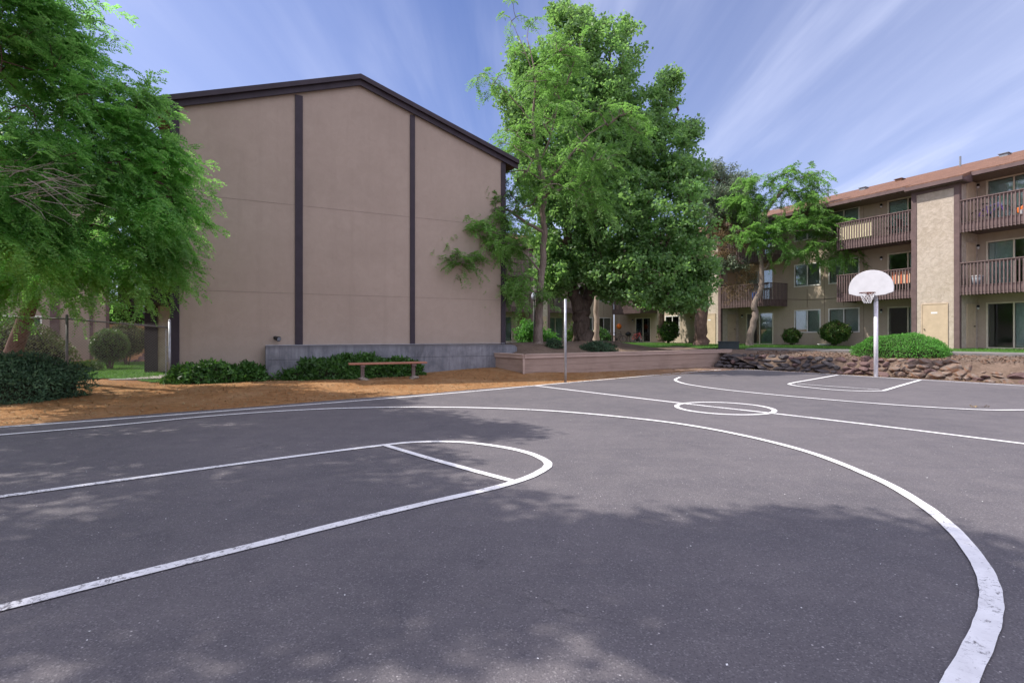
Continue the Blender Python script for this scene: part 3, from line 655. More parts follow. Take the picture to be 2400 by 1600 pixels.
W_ = 1.8; SL = 0.33; EZ = 8.1
def roof_slab(mb, x0, x1, y0, y1, zlo, th=0.14, slope=SL):
    """roof plane rising with +y"""
    dz = (y1-y0)*slope; mb.prism([(y0, zlo), (y1, zlo+dz), (y1, zlo+dz+th), (y0, zlo+th)], 'x', x0, x1)
def wing(name, label, loc, rz, xr, stairs, balcs, wins, slids, clos, depth=12.6):
    b = thing(name, label, 'apartment building', loc, rz)
    x0, x1 = xr; H3 = 8.1
    holes = []
    for a, c in wins:
        for k in range(3): holes.append((a, c, 2.9*k+0.85, 2.9*k+2.15))
    for a, c, n in slids:
        for k in range(3): holes.append((a, c, 2.9*k+0.06, 2.9*k+2.10))
    mw = MB(); wall_holes(mw, x0, x1, -0.25, H3, holes, W_, 0.2)
    mw.box(x0, x1, depth-0.2, depth, -0.25, H3); mw.box(x0, x0+0.2, W_+.2, depth-.2, -0.25, H3); mw.box(x1-0.2, x1, W_+.2, depth-.2, -0.25, H3)
    for k in range(3): mw.box(x0+.2, x1-.2, W_+0.2, depth-.2, 2.9*k-0.2, 2.9*k)
    mw.box(x0+.2, x1-.2, W_+3.8, W_+3.9, 0.01, H3-.02)                     # back wall of the front rooms
    mw.build('wall', M['stucco_flat'], b)
    # vertical joints in the window wall
    for a, c in wins:
        for q0, q1, r0, r1 in (((a+c)/2-0.02, (a+c)/2+0.01, 2.35, 3.5), (c+0.28, c+0.30, -0.1, H3-0.2)):
            MB().box(q0, q1, W_-0.006, W_, r0, r1).build('wall_joint', M['soffit'], b)
    rnd = random.Random(len(name) + int(x1*10))
    for a, c in wins:
        for k in range(3): window(b, a, c, 2.9*k+0.85, 2.9*k+2.15, W_, 2, 'window', M['whiteframe'], rnd.choice([(0,), (1,), (0, 1), (0, 1)]))
    for a, c, n in slids:
        for k in range(3): window(b, a, c, 2.9*k+0.06, 2.9*k+2.10, W_, n, 'sliding_door', M['frame'], rnd.choice([(0,), (1,), (0,), (0, 1)]))
        xp = a-0.35 if (a-0.35) > x0 else c+0.3
        for k in range(3): porch_light(b, xp, W_, 2.9*k+1.95)
    for a, c in stairs:
        # stair tower: stucco face with brown corner boards and a top band
        st = MB(); st.box(a+0.1, c-0.1, 0.0, 0.2, -0.25, 7.53); st.box(a+.02, a+0.22, 0.2, W_-.002, -0.25, 7.9); st.box(c-0.22, c-.02, 0.2, W_-.002, -0.25, 7.9)
        so_ = st.build('stair_tower', M['stucco'], b)
        for q, (p0, p1) in enumerate(((a-0.02, a+0.2), (c-0.2, c+0.02))):
            MB().box(p0, p1, -0.035, 0.16, -0.25, 7.82).build('corner_board', M['trim'], so_)
        MB().box(a+0.2, c-0.2, -0.03, 0.15, 7.53, 7.82).build('fascia', M['trim'], so_)
        door(b, 'y', a+0.47, a+1.47, -0.1, 2.1, -0.0, M['door'])
        MB().box(a+0.83, a+1.09, -0.034, -0.031, 1.66, 1.74).build('notice_plate', M['whitep'], b)
    for cpos in clos:
        for k in range(3): door(b, 'x', 0.75, 1.42, 2.9*k+0.04, 2.9*k+2.05, cpos, M['door'], True, -1)
    for a, c, sx, e in balcs:
        for k in (1, 2): balcony(b, a, c, 2.9*k, W_-.004, e, sx if k == 2 else None)
        MB().box(a, c, 0.3, W_, -0.14, -0.02).build('patio_slab', M['walk'], b)
        pr = MB()
    # roof
    rf = MB(); ym = 6.6
    roof_slab(rf, x0-0.4, x1+0.4, 0.45, ym, EZ)
    dz = (ym-0.45)*SL; rf.prism([(ym, EZ+dz), (ym+ym-.45, EZ), (ym+ym-.45, EZ+.14), (ym, EZ+dz+.14)], 'x', x0-0.4, x1+0.4)
    for a, c in stairs: roof_slab(rf, a-0.15, c+0.28, -0.32, 0.449, EZ-SL*0.77+0.003, 0.14)
    ro = rf.build('roof', M['shingle'], b)
    sf = MB(); sf.box(x0-0.38, x1+0.38, 0.5, W_+0.1, EZ-0.12, EZ-0.10); sf.build('soffit', M['soffit'], b)
    gt = MB(); segs = []; cur = x0-0.4
    for a, c in sorted(stairs): segs.append((cur, a-0.15)); cur = c+0.28
    segs.append((cur, x1+0.4))
    for p, q in segs: gt.box(p, q, 0.36, 0.448, EZ-0.1, EZ+0.07)
    for a, c in stairs:
        gt.box(a-0.15, c+0.28, -0.41, -0.322, EZ-0.36, EZ-0.18); gt.box(a-0.15, c+0.28, -0.32, 0.44, EZ-0.40, EZ-0.37)
        gt.prism([(-0.32, EZ-0.36), (0.5, EZ-0.36), (0.5, EZ+0.01), (-0.32, EZ-0.26)], 'x', c+0.281, c+0.30)
    gt.build('gutter', M['trim'], b)
    vr = random.Random(5); x = x0+1.2
    kinds = 0
    while x < x1-0.5:
        yy = 5.3+vr.uniform(-.2, .3); zz = EZ+(yy-.45)*SL+.14
        if kinds % 3 == 1:
            MB().lathe([(0.05, -0.1), (0.05, 0.55)], 8, (x, yy, zz)).build('vent_pipe', M['greyp'], ro)
        else:
            v = MB(); v.box(x-.17, x+.17, yy-.17, yy+.17, zz-.08, zz+.09); v.box(x-.22, x+.22, yy-.22, yy+.22, zz+.091, zz+.12); v.build('roof_vent', M['greyp' if kinds % 3 else 'shingle'], ro)
        kinds += 1; x += vr.uniform(1.7, 3.0)
    return b
P0 = Vector((20.8, 24.6, 0.87)); A_R = math.atan2(-0.892, 0.452); A_M = R(26.9)
# local x = -t (to the right in the picture)
right = wing('apartment_building', 'three storey beige stucco apartment building with brown balconies behind the basketball hoop', P0, A_R, (-28.0, 6.2),
     stairs=[(-1.95, 0.0), (-15.75, -13.8)],
     balcs=[(0.0, 3.75, None, (False, True)), (-5.7, -1.95, (-5.6, -3.9), (True, False)), (-13.8, -10.05, None, (False, True)), (-19.2, -15.75, None, (True, False)), (-26.0, -22.2, None, (True, True))],
     wins=[(-7.24, -5.56+.0), (-9.46, -7.85), (-21.1, -19.6)],
     slids=[(0.37, 3.2, 3), (-3.95, -2.1, 2), (-13.1, -11.1, 2), (-17.9, -16.0, 2), (-24.9, -23.0, 2)],
     clos=[-.02, -13.82])
OM = Vector((1.2, 44.0, 0.93))
mid = wing('apartment_building', 'far apartment building wing half hidden behind the large maple tree', OM, A_M, (-9.0, 10.4),
     stairs=[(0.4, 2.25), (-7.6, -5.7)], balcs=[(-3.4, 0.4, None, (True, False)), (2.25, 5.8, None, (False, True))],
     wins=[(8.5, 10.0), (6.5, 7.9)], slids=[(-2.2, -0.5, 2), (3.1, 4.7, 2), (-5.4, -4.0, 2)], clos=[2.23])

# --- the big blank gable
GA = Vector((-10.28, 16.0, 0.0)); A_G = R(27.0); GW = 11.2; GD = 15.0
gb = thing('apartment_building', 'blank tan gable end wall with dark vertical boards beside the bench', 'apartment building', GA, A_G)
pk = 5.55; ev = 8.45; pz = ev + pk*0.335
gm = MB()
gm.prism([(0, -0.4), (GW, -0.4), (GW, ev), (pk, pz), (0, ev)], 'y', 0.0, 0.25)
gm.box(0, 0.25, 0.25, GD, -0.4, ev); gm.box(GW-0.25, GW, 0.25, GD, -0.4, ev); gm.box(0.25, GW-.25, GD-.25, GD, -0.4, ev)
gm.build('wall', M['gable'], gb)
jmat = plain('joint_strip_paint', (0.235, 0.185, 0.155), 0.9)  # joint strips in a darker tone of the wall colour
for zj in (2.88, 5.81):
    for a, b_ in ((0.19, 3.44), (3.70, 7.34), (7.54, GW-.17)): MB().box(a, b_, -0.004, 0.0, zj-0.006, zj+0.006).build('wall_joint', jmat, gb)
for a, b_, top, z0 in ((-0.05, 0.19, ev-0.05, -0.2), (3.45, 3.69, ev+3.45*0.335-0.14, 1.18), (7.35, 7.53, ev+(GW-7.53)*0.335-0.14, 1.15), (GW-0.16, GW+0.04, ev-0.1, 1.1)):
    MB().box(a, b_, -0.045, 0.0, z0, top).build('corner_board' if (a < 0 or a > 10) else 'batten', M['trim_dark'], gb, False, 0.006)
MB().box(2.56, GW, -0.055, 0.0, 1.166, 1.18).build('flashing', M['galv'], gb)
# rake boards and roof
rk = MB(); ov = 0.55
for (xa, za), (xb, zb) in (((-ov, ev-ov*0.335), (pk, pz)), ((GW+ov, ev-ov*0.335), (pk, pz))):
    rk = MB(); rk.prism([(xa, za-0.12), (xb, zb-0.12), (xb, zb+0.17), (xa, za+0.17)], 'y', -0.13, -0.085)
    rk.prism([(xa, za+0.07), (xb, zb+0.07), (xb, zb+0.235), (xa, za+0.235)], 'y', -0.235, -0.131); rk.build('rake_board', M['trim_dark'], gb)
rf = MB()
rf.prism([(-ov, ev-ov*.335+.0), (pk, pz), (GW+ov, ev-ov*.335), (GW+ov, ev-ov*.335+.17), (pk, pz+.17), (-ov, ev-ov*.335+.17)], 'y', -0.084, GD+0.3)
rf.prism([(-ov-.03, ev-ov*.335+.172), (pk, pz+.172+.01), (GW+ov+.03, ev-ov*.335+.172), (GW+ov+.03, ev-ov*.335+.205), (pk, pz+.215), (-ov-.03, ev-ov*.335+.205)], 'y', -0.13, GD+0.3)
rf.build('roof', M['shingle'], gb)
# left flank: stair tower and balconies projecting
st = MB(); st.box(-1.05, -0.002, 3.0, 3.2, -0.2, 8.2); st.box(-1.05, -0.85, 3.2, 5.2, -0.2, 8.2); so_ = st.build('stair_tower', M['stucco'], gb)
MB().box(-1.10, -0.72, 2.96, 3.0, -0.2, 8.2).build('corner_board', M['trim_dark'], so_)
for zf in (2.9, 5.8):
    bb = MB(); bb.box(-1.35, -0.002, 0.35, 2.95, zf-0.40, zf-0.02); bo = bb.build('balcony', M['trim_dark'], gb)
    r = MB(); n = 19
    for k in range(n+1):
        cy = 0.38+2.54*k/n; r.box(-1.40, -1.352, cy-.021, cy+.021, zf-.42, zf+1.0)
    for k in range(10):
        cx = -1.32+1.25*k/9; r.box(cx-.021, cx+.021, 0.30, 0.348, zf-.42, zf+1.0)
    r.box(-1.42, 0.0, 0.28, 0.36, zf+1.0, zf+1.05); r.box(-1.42, -1.34, 0.362, 2.95, zf+1.0, zf+1.05); r.build('railing', M['trim_dark'], bo)
# concrete retaining wall in front of the gable foot
cw = thing('retaining_wall', 'weathered grey concrete retaining wall along the foot of the blank gable', 'wall', GA, A_G)
c = MB(); c.prism([(2.55, -0.3), (11.55, -0.3), (11.55, 1.02), (11.45, 1.10), (11.3, 1.13), (2.6, 1.16), (2.55, 1.13)], 'y', -0.42, -0.06)
c.build('wall', M['concrete'], cw, False, 0.012)
MB().box(2.62, 11.2, -0.424, -0.42, 0.70, 0.708).build('form_joint', M['black'], cw)
# floodlight on the gable
p = Vector((2.87, -0.14, 1.42)); fl = thing('floodlight', 'small dark floodlight on the gable above the left end of the concrete wall', 'floodlight', GA + Matrix.Rotation(A_G, 3, 'Z') @ p, A_G + R(15))
l = MB(); l.tube([(0, 0.12, 0), (0, 0.02, 0)], 0.05, 10); l.tube([(-0.02, 0.04, -0.01), (0.05, -0.12, -0.05)], [0.06, 0.085], 12); l.build('lamp_head', M['black'], fl)
l = MB(); l.tube([(0.0505, -0.121, -0.0505), (0.053, -0.127, -0.053)], [0.07, 0.07], 12); l.build('lens', M['greyp'], fl)
# second building at far left
b2 = thing('apartment_building', 'pinkish stucco apartment building behind the far left tree', 'apartment building', (-20.6, 27.0, 0.2), R(43))
mm = MB(); wall_holes(mm, -11, 0, -0.3, 8.2, [(-3.9, -2.6, 0.85, 2.15)], 0, 0.25); mm.box(-11, -10.8, .25, 12, -.3, 8.2); mm.box(-.25, 0, .25, 12, -.3, 8.2); mm.box(-10.8, -.25, 11.8, 12, -.3, 8.2)
mm.box(-5, -1.5, 1.5, 1.6, -.3, 3); mm.build('wall', M['gable'], b2)
rf = MB(); rf.prism([(-11.5, 8.1), (-5.5, 10.0), (0.5, 8.1), (0.5, 8.25), (-5.5, 10.17), (-11.5, 8.25)], 'y', -0.2, 12.3); rf.build('roof', M['shingle'], b2)
for a, b_ in ((-2.25, -1.9), (-0.75, -0.62), (-0.1, 0.04), (-7, -6.7)): MB().box(a, b_, -0.05, 0, -.3, 8.1).build('batten', M['trim'], b2)
window(b2, -3.9, -2.6, 0.85, 2.15, 0, 2, 'window', M['whiteframe'], (0, 1))

# ------------------------------------------------------------------ planter wall
pl = thing('planter_wall', 'low tan board retaining wall with a pale cap around the raised tree bed', 'wall', (0, 0, 0))
Pa, Pb, Pc = Vector((-1.32, 21.42)), Vector((0.43, 18.92)), Vector((10.62, 25.68))
def wallrun(mb, a, b, z0, z1, th, off=0.0):
    t = (b-a).normalized(); n = Vector((-t.y, t.x)); a2 = a + n*off; b2_ = b + n*off; c2 = b2_ + n*th; d2 = a2 + n*th; k = len(mb.v)
    for z in (z0, z1):
        for q in (a2, b2_, c2, d2): mb.v.append((q.x, q.y, z))
    mb.f += [(k,k+3,k+2,k+1),(k+4,k+5,k+6,k+7),(k,k+1,k+5,k+4),(k+1,k+2,k+6,k+5),(k+2,k+3,k+7,k+6),(k+3,k,k+4,k+7)]
for a, b_ in ((Pa, Pb), (Pb, Pc)):
    bo = MB(); zs = [-0.1, 0.17, 0.40, 0.66]
    wallrun(bo, a, b_, -0.1, 0.655, 0.10, 0.012)
    for i in range(3): wallrun(bo, a, b_, zs[i]+0.007, zs[i+1]-0.007, 0.0115, 0.0)
    bo.build('board_face', M['boards'], pl)
    cp = MB(); wallrun(cp, a, b_, 0.66, 0.775, 0.04, -0.05); wallrun(cp, a, b_, 0.777, 0.815, 0.30, -0.075); cp.build('cap', M['cap'], pl)
m = MB(); m.box(Pb.x-0.045, Pb.x+0.03, Pb.y-0.045, Pb.y+0.02, -0.1, 0.655); m.build('corner_post', M['cap'], pl)

# ------------------------------------------------------------------ rocks on the bank
def rock_mesh(name, s, seed, parent, mat, loc, rot):
    rr = random.Random(seed); import bmesh
    bm = bmesh.new(); bmesh.ops.create_icosphere(bm, subdivisions=3, radius=1.0)
    planes = [(Vector((rr.gauss(0, 1), rr.gauss(0, 1), rr.gauss(0, 1))).normalized(), rr.uniform(0.42, 0.78)) for _ in range(12)]
    for v in bm.verts:
        for n, d in planes:
            k = v.co.dot(n)
            if k > d: v.co -= n*(k-d)*0.92
        v.co += Vector((rr.gauss(0, .018), rr.gauss(0, .018), rr.gauss(0, .018)))
        v.co = Vector((v.co.x*s[0], v.co.y*s[1], v.co.z*s[2]))
    me = bpy.data.meshes.new(name); bm.to_mesh(me); bm.free()
    o = link(name, me, mat, parent); o.location = loc; o.rotation_euler = rot; return o
rw = thing('rock_wall', 'dark basalt rocks stacked as a low bank wall beside the end of the planter', 'rock wall', (*XY(-12, 22.7), 0))
rw2 = thing('rock_wall', 'rust stained rocks set in the earth bank behind the basketball hoop', 'rock wall', (*XY(-6, 22.7), 0))
rr = random.Random(11)
k = 0
for lev in range(4):                                    # stacked basalt courses
    u = -13.75 + 0.1*lev
    while u < -8.6:
        wd = rr.choice([rr.uniform(.2, .35), rr.uniform(.4, .8)]); u += wd*.5; v = 22.66 + lev*0.15 + rr.uniform(-.03, .05); z = 0.08 + lev*0.155 + rr.uniform(-.02, .02); x, y = XY(u, v)
        rock_mesh('stone', (wd*.56, rr.uniform(.17, .26), rr.uniform(.095, .14)), 100+k, rw, M['basalt'] if rr.random() < .85 else M['purplerock'], Vector((x, y, z)) - rw.location, (rr.uniform(-.15, .15), rr.uniform(-.2, .2), R(-52)+rr.uniform(-.25, .25))); u += wd*.44; k += 1
k = 0
for lev in range(4):
    u = -8.5 + 0.13*lev
    while u < 0.6:
        hm = 1.0 if u < -4.6 else 0.72
        if lev == 3 and u > -5.0: break
        wd = rr.choice([rr.uniform(.22, .42), rr.uniform(.4, .72)]) if u > -7.4 else rr.uniform(.24, .45); u += wd*.5; v = 22.62 + lev*0.18 + rr.uniform(-.05, .07); z = (0.05 + lev*0.165)*hm + rr.uniform(-.03, .03); x, y = XY(u, v)
        rock_mesh('stone', (wd*.58, rr.uniform(.18, .30), min(.24, max(.10, wd*rr.uniform(.26, .42)))*hm), 300+k, rw2, M['purplerock'] if (u < -7.2 or rr.random() < 0.15) else M['redrock'], Vector((x, y, z)) - rw2.location, (rr.uniform(-.25, .25), rr.uniform(-.3, .3), R(-52)+rr.uniform(-.4, .4))); u += wd*.42; k += 1
rock_mesh('stone', (0.55, 0.24, 0.30), 555, rw2, M['redrock'], Vector((*XY(-5.9, 22.85), 0.16)) - rw2.location, (0, 0, R(-52)))

# scattered litter and pebbles (uncountable)
rs = np.random.RandomState(5)
def scatter_quads(n, pos, size, H, tilt=0.5, asp=0.4):
    P = pos(n); z = H(P[:, 0], P[:, 1]) + 0.008; n = len(P)
    a = rs.uniform(0, 6.28, n); L1 = size*rs.uniform(0.5, 1.5, n); t = rs.uniform(-tilt, tilt, n)
    ax = np.stack([np.cos(a), np.sin(a), np.abs(np.sin(t))], 1)*L1[:, None]/2; bx = np.stack([-np.sin(a), np.cos(a), rs.uniform(-.3, .3, n)], 1)*(L1*asp)[:, None]/2
    c0 = np.stack([P[:, 0], P[:, 1], z + L1*0.2], 1)
    V = np.stack([c0-ax, c0+bx, c0+ax, c0-bx], 1).reshape(-1, 3); return V, np.arange(4*n).reshape(-1, 4)
def pos_dirt(n):
    u = rs.uniform(-19, -12.25, n); v = rs.uniform(-4, 21, n); return np.stack([u*US.x+v*VS.x, u*US.y+v*VS.y], 1)
def pos_bank(n):
    u = rs.uniform(-13, 3, n); v = rs.uniform(22.25, 22.9, n); return np.stack([u*US.x+v*VS.x, u*US.y+v*VS.y], 1)
V, F = scatter_quads(15000, pos_dirt, 0.055, Hground); tag(fast('leaf_litter', V, F, M['leaf_dead']), 'dry needles and leaf scraps scattered over the ochre earth', 'leaf litter', None, 'stuff')
def pos_bank2(n):
    u = rs.uniform(-12.5, 3, n); v = rs.uniform(23.1, 24.95, n); return np.stack([u*US.x+v*VS.x, u*US.y+v*VS.y], 1)
V, F = scatter_quads(5000, pos_bank2, 0.07, Hterr, 0.7, 0.6); tag(fast('gravel', V, F, M['redrock']), 'small stone chips and twigs on the earth above the rocks', 'gravel', None, 'stuff')
V, F = scatter_quads(2500, pos_bank, 0.055, Hground); tag(fast('leaf_litter', V, F, M['leaf_dead']), 'dry leaf scraps along the foot of the rock bank', 'leaf litter', None, 'stuff')
def pos_court(n):
    X = rs.uniform(-8, 6, n); Y = rs.uniform(1.8, 14, n); k = (X*US.x+Y*US.y) > -12; return np.stack([X[k], Y[k]], 1)
def pos_edge(n):
    u = -12.1 + np.abs(rs.normal(0, .16, n)); v = rs.uniform(-3, 21.5, n); return np.stack([u*US.x+v*VS.x, u*US.y+v*VS.y], 1)
V, F = scatter_quads(1100, pos_edge, 0.035, lambda X, Y: X*0, 0.3); tag(fast('leaf_litter', V, F, M['leaf_dead']), 'bits of bark and needles blown onto the asphalt beside the sideline', 'leaf litter', None, 'stuff')
V, F = scatter_quads(420, pos_court, 0.011, lambda X, Y: X*0, 0.2, 0.7); tag(fast('grit', V, F, M['whitep']), 'tiny pale grit and paint flakes on the asphalt', 'grit', None, 'stuff')
# lawn blades
def blades(n, pos, h, H, name, label):
    P = pos(n); n = len(P); z = H(P[:, 0], P[:, 1]) + 0.03; a = rs.uniform(0, 6.28, n); hh = h*rs.uniform(.6, 1.4, n)
    d = np.stack([np.cos(a), np.sin(a), a*0], 1)*0.012; b = np.stack([P[:, 0], P[:, 1], z], 1); lean = np.stack([rs.uniform(-.5, .5, n)*hh, rs.uniform(-.5, .5, n)*hh, hh], 1)
    V = np.stack([b-d, b+d, b+lean], 1).reshape(-1, 3); tag(fast(name, V, np.arange(3*n).reshape(-1, 3), M['grass']), label, 'grass', None, 'stuff')
def pl1(n):
    X = rs.uniform(5, 24, n); Y = rs.uniform(19, 44, n); k = in_lawn(X, Y); return np.stack([X[k], Y[k]], 1)
def pl2(n):
    X = rs.uniform(-22, -9.5, n); Y = rs.uniform(15.5, 25, n); k = in_lawn2(X, Y); return np.stack([X[k], Y[k]], 1)
blades(42000, pl1, 0.06, Hterr, 'grass', 'short green grass blades on the apartment lawn')
blades(24000, pl2, 0.06, Hground, 'grass', 'short green grass blades behind the chain link fence')

# ------------------------------------------------------------------ trees
def unit(v): return v/np.maximum(np.linalg.norm(v, axis=-1, keepdims=True), 1e-9)
def fronds(O, D, rs, L0, pairs, ll, lw, droop=0.5):
    """pinnate leaves: O origins, D directions"""
    n = len(O); Lf = L0*rs.uniform(.7, 1.3, n); D = unit(D); up = np.tile([0, 0, 1.0], (n, 1)) + rs.normal(0, .35, (n, 3))
    S = unit(np.cross(D, up)); Nn = np.cross(S, D); out = []
    for i in range(pairs):
        s = (i+0.6)/pairs; P = O + D*(Lf*s)[:, None]; P[:, 2] -= droop*Lf*s*s
        for sg in (-1, 1):
            A = unit(S*sg*0.85 + D*0.45 - np.array([0, 0, .18]) + rs.normal(0, .16, (n, 3))); Wd = unit(np.cross(A, Nn + rs.normal(0, .35, (n, 3))))
            l = ll*rs.uniform(.75, 1.2, (n, 1))*(1-0.35*abs(s-.45)); q = lw*rs.uniform(.8, 1.2, (n, 1))/2
            out.append(np.stack([P, P+A*l*.45+Wd*q, P+A*l, P+A*l*.45-Wd*q], 1))
    V = np.concatenate(out, 0).reshape(-1, 3); return V
def sprays(O, D, rs, leaf):
    per = leaf['per']; n = len(O); bias = np.array(leaf.get('bias', (0, 0, -.15)))
    d = unit(D*0.8 + rs.normal(0, .38, (n, 3))*np.array([1, 1, .45]) + bias); sd_ = unit(np.cross(d, np.array([0, 0, 1.0]) + rs.normal(0, .3, (n, 3)))); Ls = leaf['len']*rs.uniform(.65, 1.35, n); Os, Ds = [], []
    for k in range(per):
        f = (k+.5)/per; sg = 1 if k % 2 else -1; P = O + d*(Ls*(f-.35))[:, None]; P[:, 2] -= leaf['sag']*Ls*f*f; P = P + rs.normal(0, .025, (n, 3))
        Os.append(P); Ds.append(unit(d*(.45+.5*f) + sd_*sg*(1.05-.7*f) + rs.normal(0, .22, (n, 3)) + np.array([0, 0, -.12])))
    return fronds(np.concatenate(Os), np.concatenate(Ds), rs, leaf['L'], leaf['pairs'], leaf['ll'], leaf['lw'], leaf.get('droop', .5))
def broad(O, rs, rad, per, size, flat=0.7, upb=0.7, asp=0.75):
    n = len(O)*per; P = np.repeat(O, per, 0) + unit(rs.normal(0, 1, (n, 3)))*(rs.uniform(0, 1, (n, 1))**.5)*rad*np.array([1, 1, flat])
    Nn = unit(rs.normal(0, 1, (n, 3)) + np.array([0, 0, upb])); A = unit(np.cross(Nn, rs.normal(0, 1, (n, 3)))); A[:, 2] -= 0.35; A = unit(A); Wd = unit(np.cross(A, Nn))
    l = size*rs.uniform(.65, 1.25, (n, 1)); q = l*asp/2; N2 = np.cross(A, Wd)
    return np.stack([P, P+A*l*.4+Wd*q+N2*l*.12, P+A*l, P+A*l*.4-Wd*q+N2*l*.12], 1).reshape(-1, 3)

def tree(name, label, base, limbs, blobs, ncl, leaf, seed, barkmat, leafmat, group=None, twigr=0.006, jit=0.12, cat='tree', rad_scale=1.0, shell=0.5, maxr=0.12):
    """limbs: list of [(x,y,z,r),...] local to base; blobs: (cx,cy,cz,rx,ry,rz,weight) local"""
    rs = np.random.RandomState(seed); t = thing(name, label, cat, base, 0, group)
    tm = MB(); nodes = []; rads = []
    for lb in limbs:
        pts = smoothpts([Vector(p[:3]) for p in lb], 5); rr_ = smoothpts([Vector((p[3], 0, 0)) for p in lb], 5)
        pp = [Vector(p) for p in pts]
        for i in range(1, len(pp)-1):
            pp[i] = pp[i] + Vector(rs.normal(0, 0.12*max(rr_[i][0], .03)+.004, 3))
        tm.tube(pp, [max(0.01, r[0]) for r in rr_], 12 if lb[0][3] > .1 else 7)
        for p, r in zip(pp, rr_):
            nodes.append(tuple(p)); rads.append(r[0])
    tm.build('trunk', barkmat, t, True)
    nodes = [np.array(n) for n in nodes]; par = [-1]*len(nodes); fixed = len(nodes)
    wts = np.array([b[6] for b in blobs]); wts = wts/wts.sum(); Cc = []
    for b, k in zip(blobs, rs.multinomial(ncl, wts)):
        d = unit(rs.normal(0, 1, (k, 3))); rr_ = (shell + (1-shell)*rs.uniform(0, 1, (k, 1)))*(1 + 0.22*np.sin(d[:, :1]*5+b[0]) * np.cos(d[:, 2:]*4+b[2]))
        Cc.append(np.array(b[:3]) + d*rr_*np.array(b[3:6]))
    Cc = np.concatenate(Cc); NA = np.array(nodes)
    d0 = np.min(np.linalg.norm(Cc[:, None]-NA[None], axis=2), 1); Cc = Cc[np.argsort(d0)]
    arr = np.zeros((fixed+len(Cc)*4, 3)); arr[:fixed] = NA; cnt = fixed; parent = list(range(fixed)); leafcount = {}
    pr = np.full(len(arr), -1, int); ends = []
    for c in Cc:
        dv = arr[:cnt]-c; dist = np.linalg.norm(dv, axis=1) + 0.5*np.maximum(dv[:, 2], 0); j = int(np.argmin(dist)); a = arr[j]; prev = j
        L_ = np.linalg.norm(c-a); k = 3 if L_ > 0.5 else 1
        for q in range(1, k+1):
            f = q/k; p = a + (c-a)*f + (rs.normal(0, jit*L_*.25, 3) if q < k else 0) + np.array([0, 0, 0.10*L_*math.sin(f*math.pi)])
            arr[cnt] = p; pr[cnt] = prev; prev = cnt; cnt += 1
        ends.append((cnt-1, c-arr[pr[cnt-1]]))
    load = np.zeros(cnt)
    for e, _ in ends: load[e] += 1
    for i in range(cnt-1, fixed-1, -1):
        if pr[i] >= fixed: load[pr[i]] += load[i]
    bm_ = MB()
    for i in range(fixed, cnt):
        r1 = min(maxr, twigr*rad_scale*math.sqrt(load[i])+.002); j = pr[i]
        r0 = min(maxr, twigr*rad_scale*math.sqrt(load[j])+.002) if j >= fixed else r1*1.15
        bm_.tube([arr[j], arr[i]], [r0, r1], 5 if r1 > .02 else 3, False)
    bm_.build('branches', barkmat, t, True)
    O = np.array([arr[e] for e, _ in ends]); D = unit(np.array([d for _, d in ends]))
    if leaf['kind'] == 'spray': V = sprays(O, D, rs, leaf)
    elif leaf['kind'] == 'frond':
        per = leaf['per']; O2 = np.repeat(O, per, 0) + rs.normal(0, leaf['spread'], (len(O)*per, 3))*np.array([1, 1, .6])
        D2 = np.repeat(D, per, 0)*0.7 + rs.normal(0, .75, (len(O)*per, 3))*np.array([1, 1, .5]) + np.array(leaf.get('bias', (0, 0, -.15)))
        V = fronds(O2, D2, rs, leaf['L'], leaf['pairs'], leaf['ll'], leaf['lw'], leaf.get('droop', .5))
    else:
        V = broad(O, rs, leaf['rad'], leaf['per'], leaf['size'], leaf.get('flat', .7), leaf.get('up', .7), leaf.get('asp', .75))
    fast('crown', V, np.arange(len(V)).reshape(-1, 4), leafmat, t)
    return t

def loc_of(x, y, Y):   # world point at depth Y seen at photo (x, y)
    return np.array([(x-1200)/FPX*Y, Y, CH-(y-HOR)/FPX*Y])
def B(x, y, Y, wpx, hpx, ry, base, w=None):
    """blob given by where its middle is seen"""
    p = loc_of(x, y, Y) - np.array(base); rx, rz = wpx/FPX*Y/2, hpx/FPX*Y/2
    return (p[0], p[1], p[2], rx, ry, rz, w if w else rx*ry*rz)
def Lp(base, pts):
    out = []
    for x, y, Y, r in pts:
        p = loc_of(x, y, Y) - np.array(base); out.append((p[0], p[1], p[2], r))
    return out

# maple
bs = (3.66, 27.0, float(Hterr(3.66, 27.0))-0.1)
limbs = [Lp(bs, [(1368, 803, 27, .62), (1368, 790, 27, .48), (1364, 760, 27, .42), (1362, 725, 27, .45)]),
         Lp(bs, [(1362, 735, 27, .36), (1346, 690, 27, .30), (1335, 640, 27, .26), (1330, 540, 26.6, .2), (1322, 350, 26.8, .13), (1330, 150, 27, .07), (1335, 60, 27, .02)]),
         Lp(bs, [(1366, 735, 27.1, .34), (1380, 690, 27.2, .28), (1388, 630, 27.4, .24), (1400, 500, 27.5, .18), (1420, 300, 27.6, .12), (1430, 120, 27.5, .05)]),
         Lp(bs, [(1378, 700, 27.0, .18), (1400, 660, 26.6, .15), (1470, 600, 26, .12), (1560, 540, 25.6, .08), (1630, 500, 25.6, .03)]),
         Lp(bs, [(1395, 560, 27.5, .14), (1460, 480, 28, .11), (1530, 380, 28.4, .08), (1590, 260, 28.5, .03)]),
         Lp(bs, [(1335, 600, 27, .12), (1300, 540, 27, .09), (1260, 470, 27, .05), (1230, 400, 27, .03)]),
         Lp(bs, [(1345, 655, 27, .13), (1320, 640, 28, .1), (1300, 600, 29.5, .04)])]
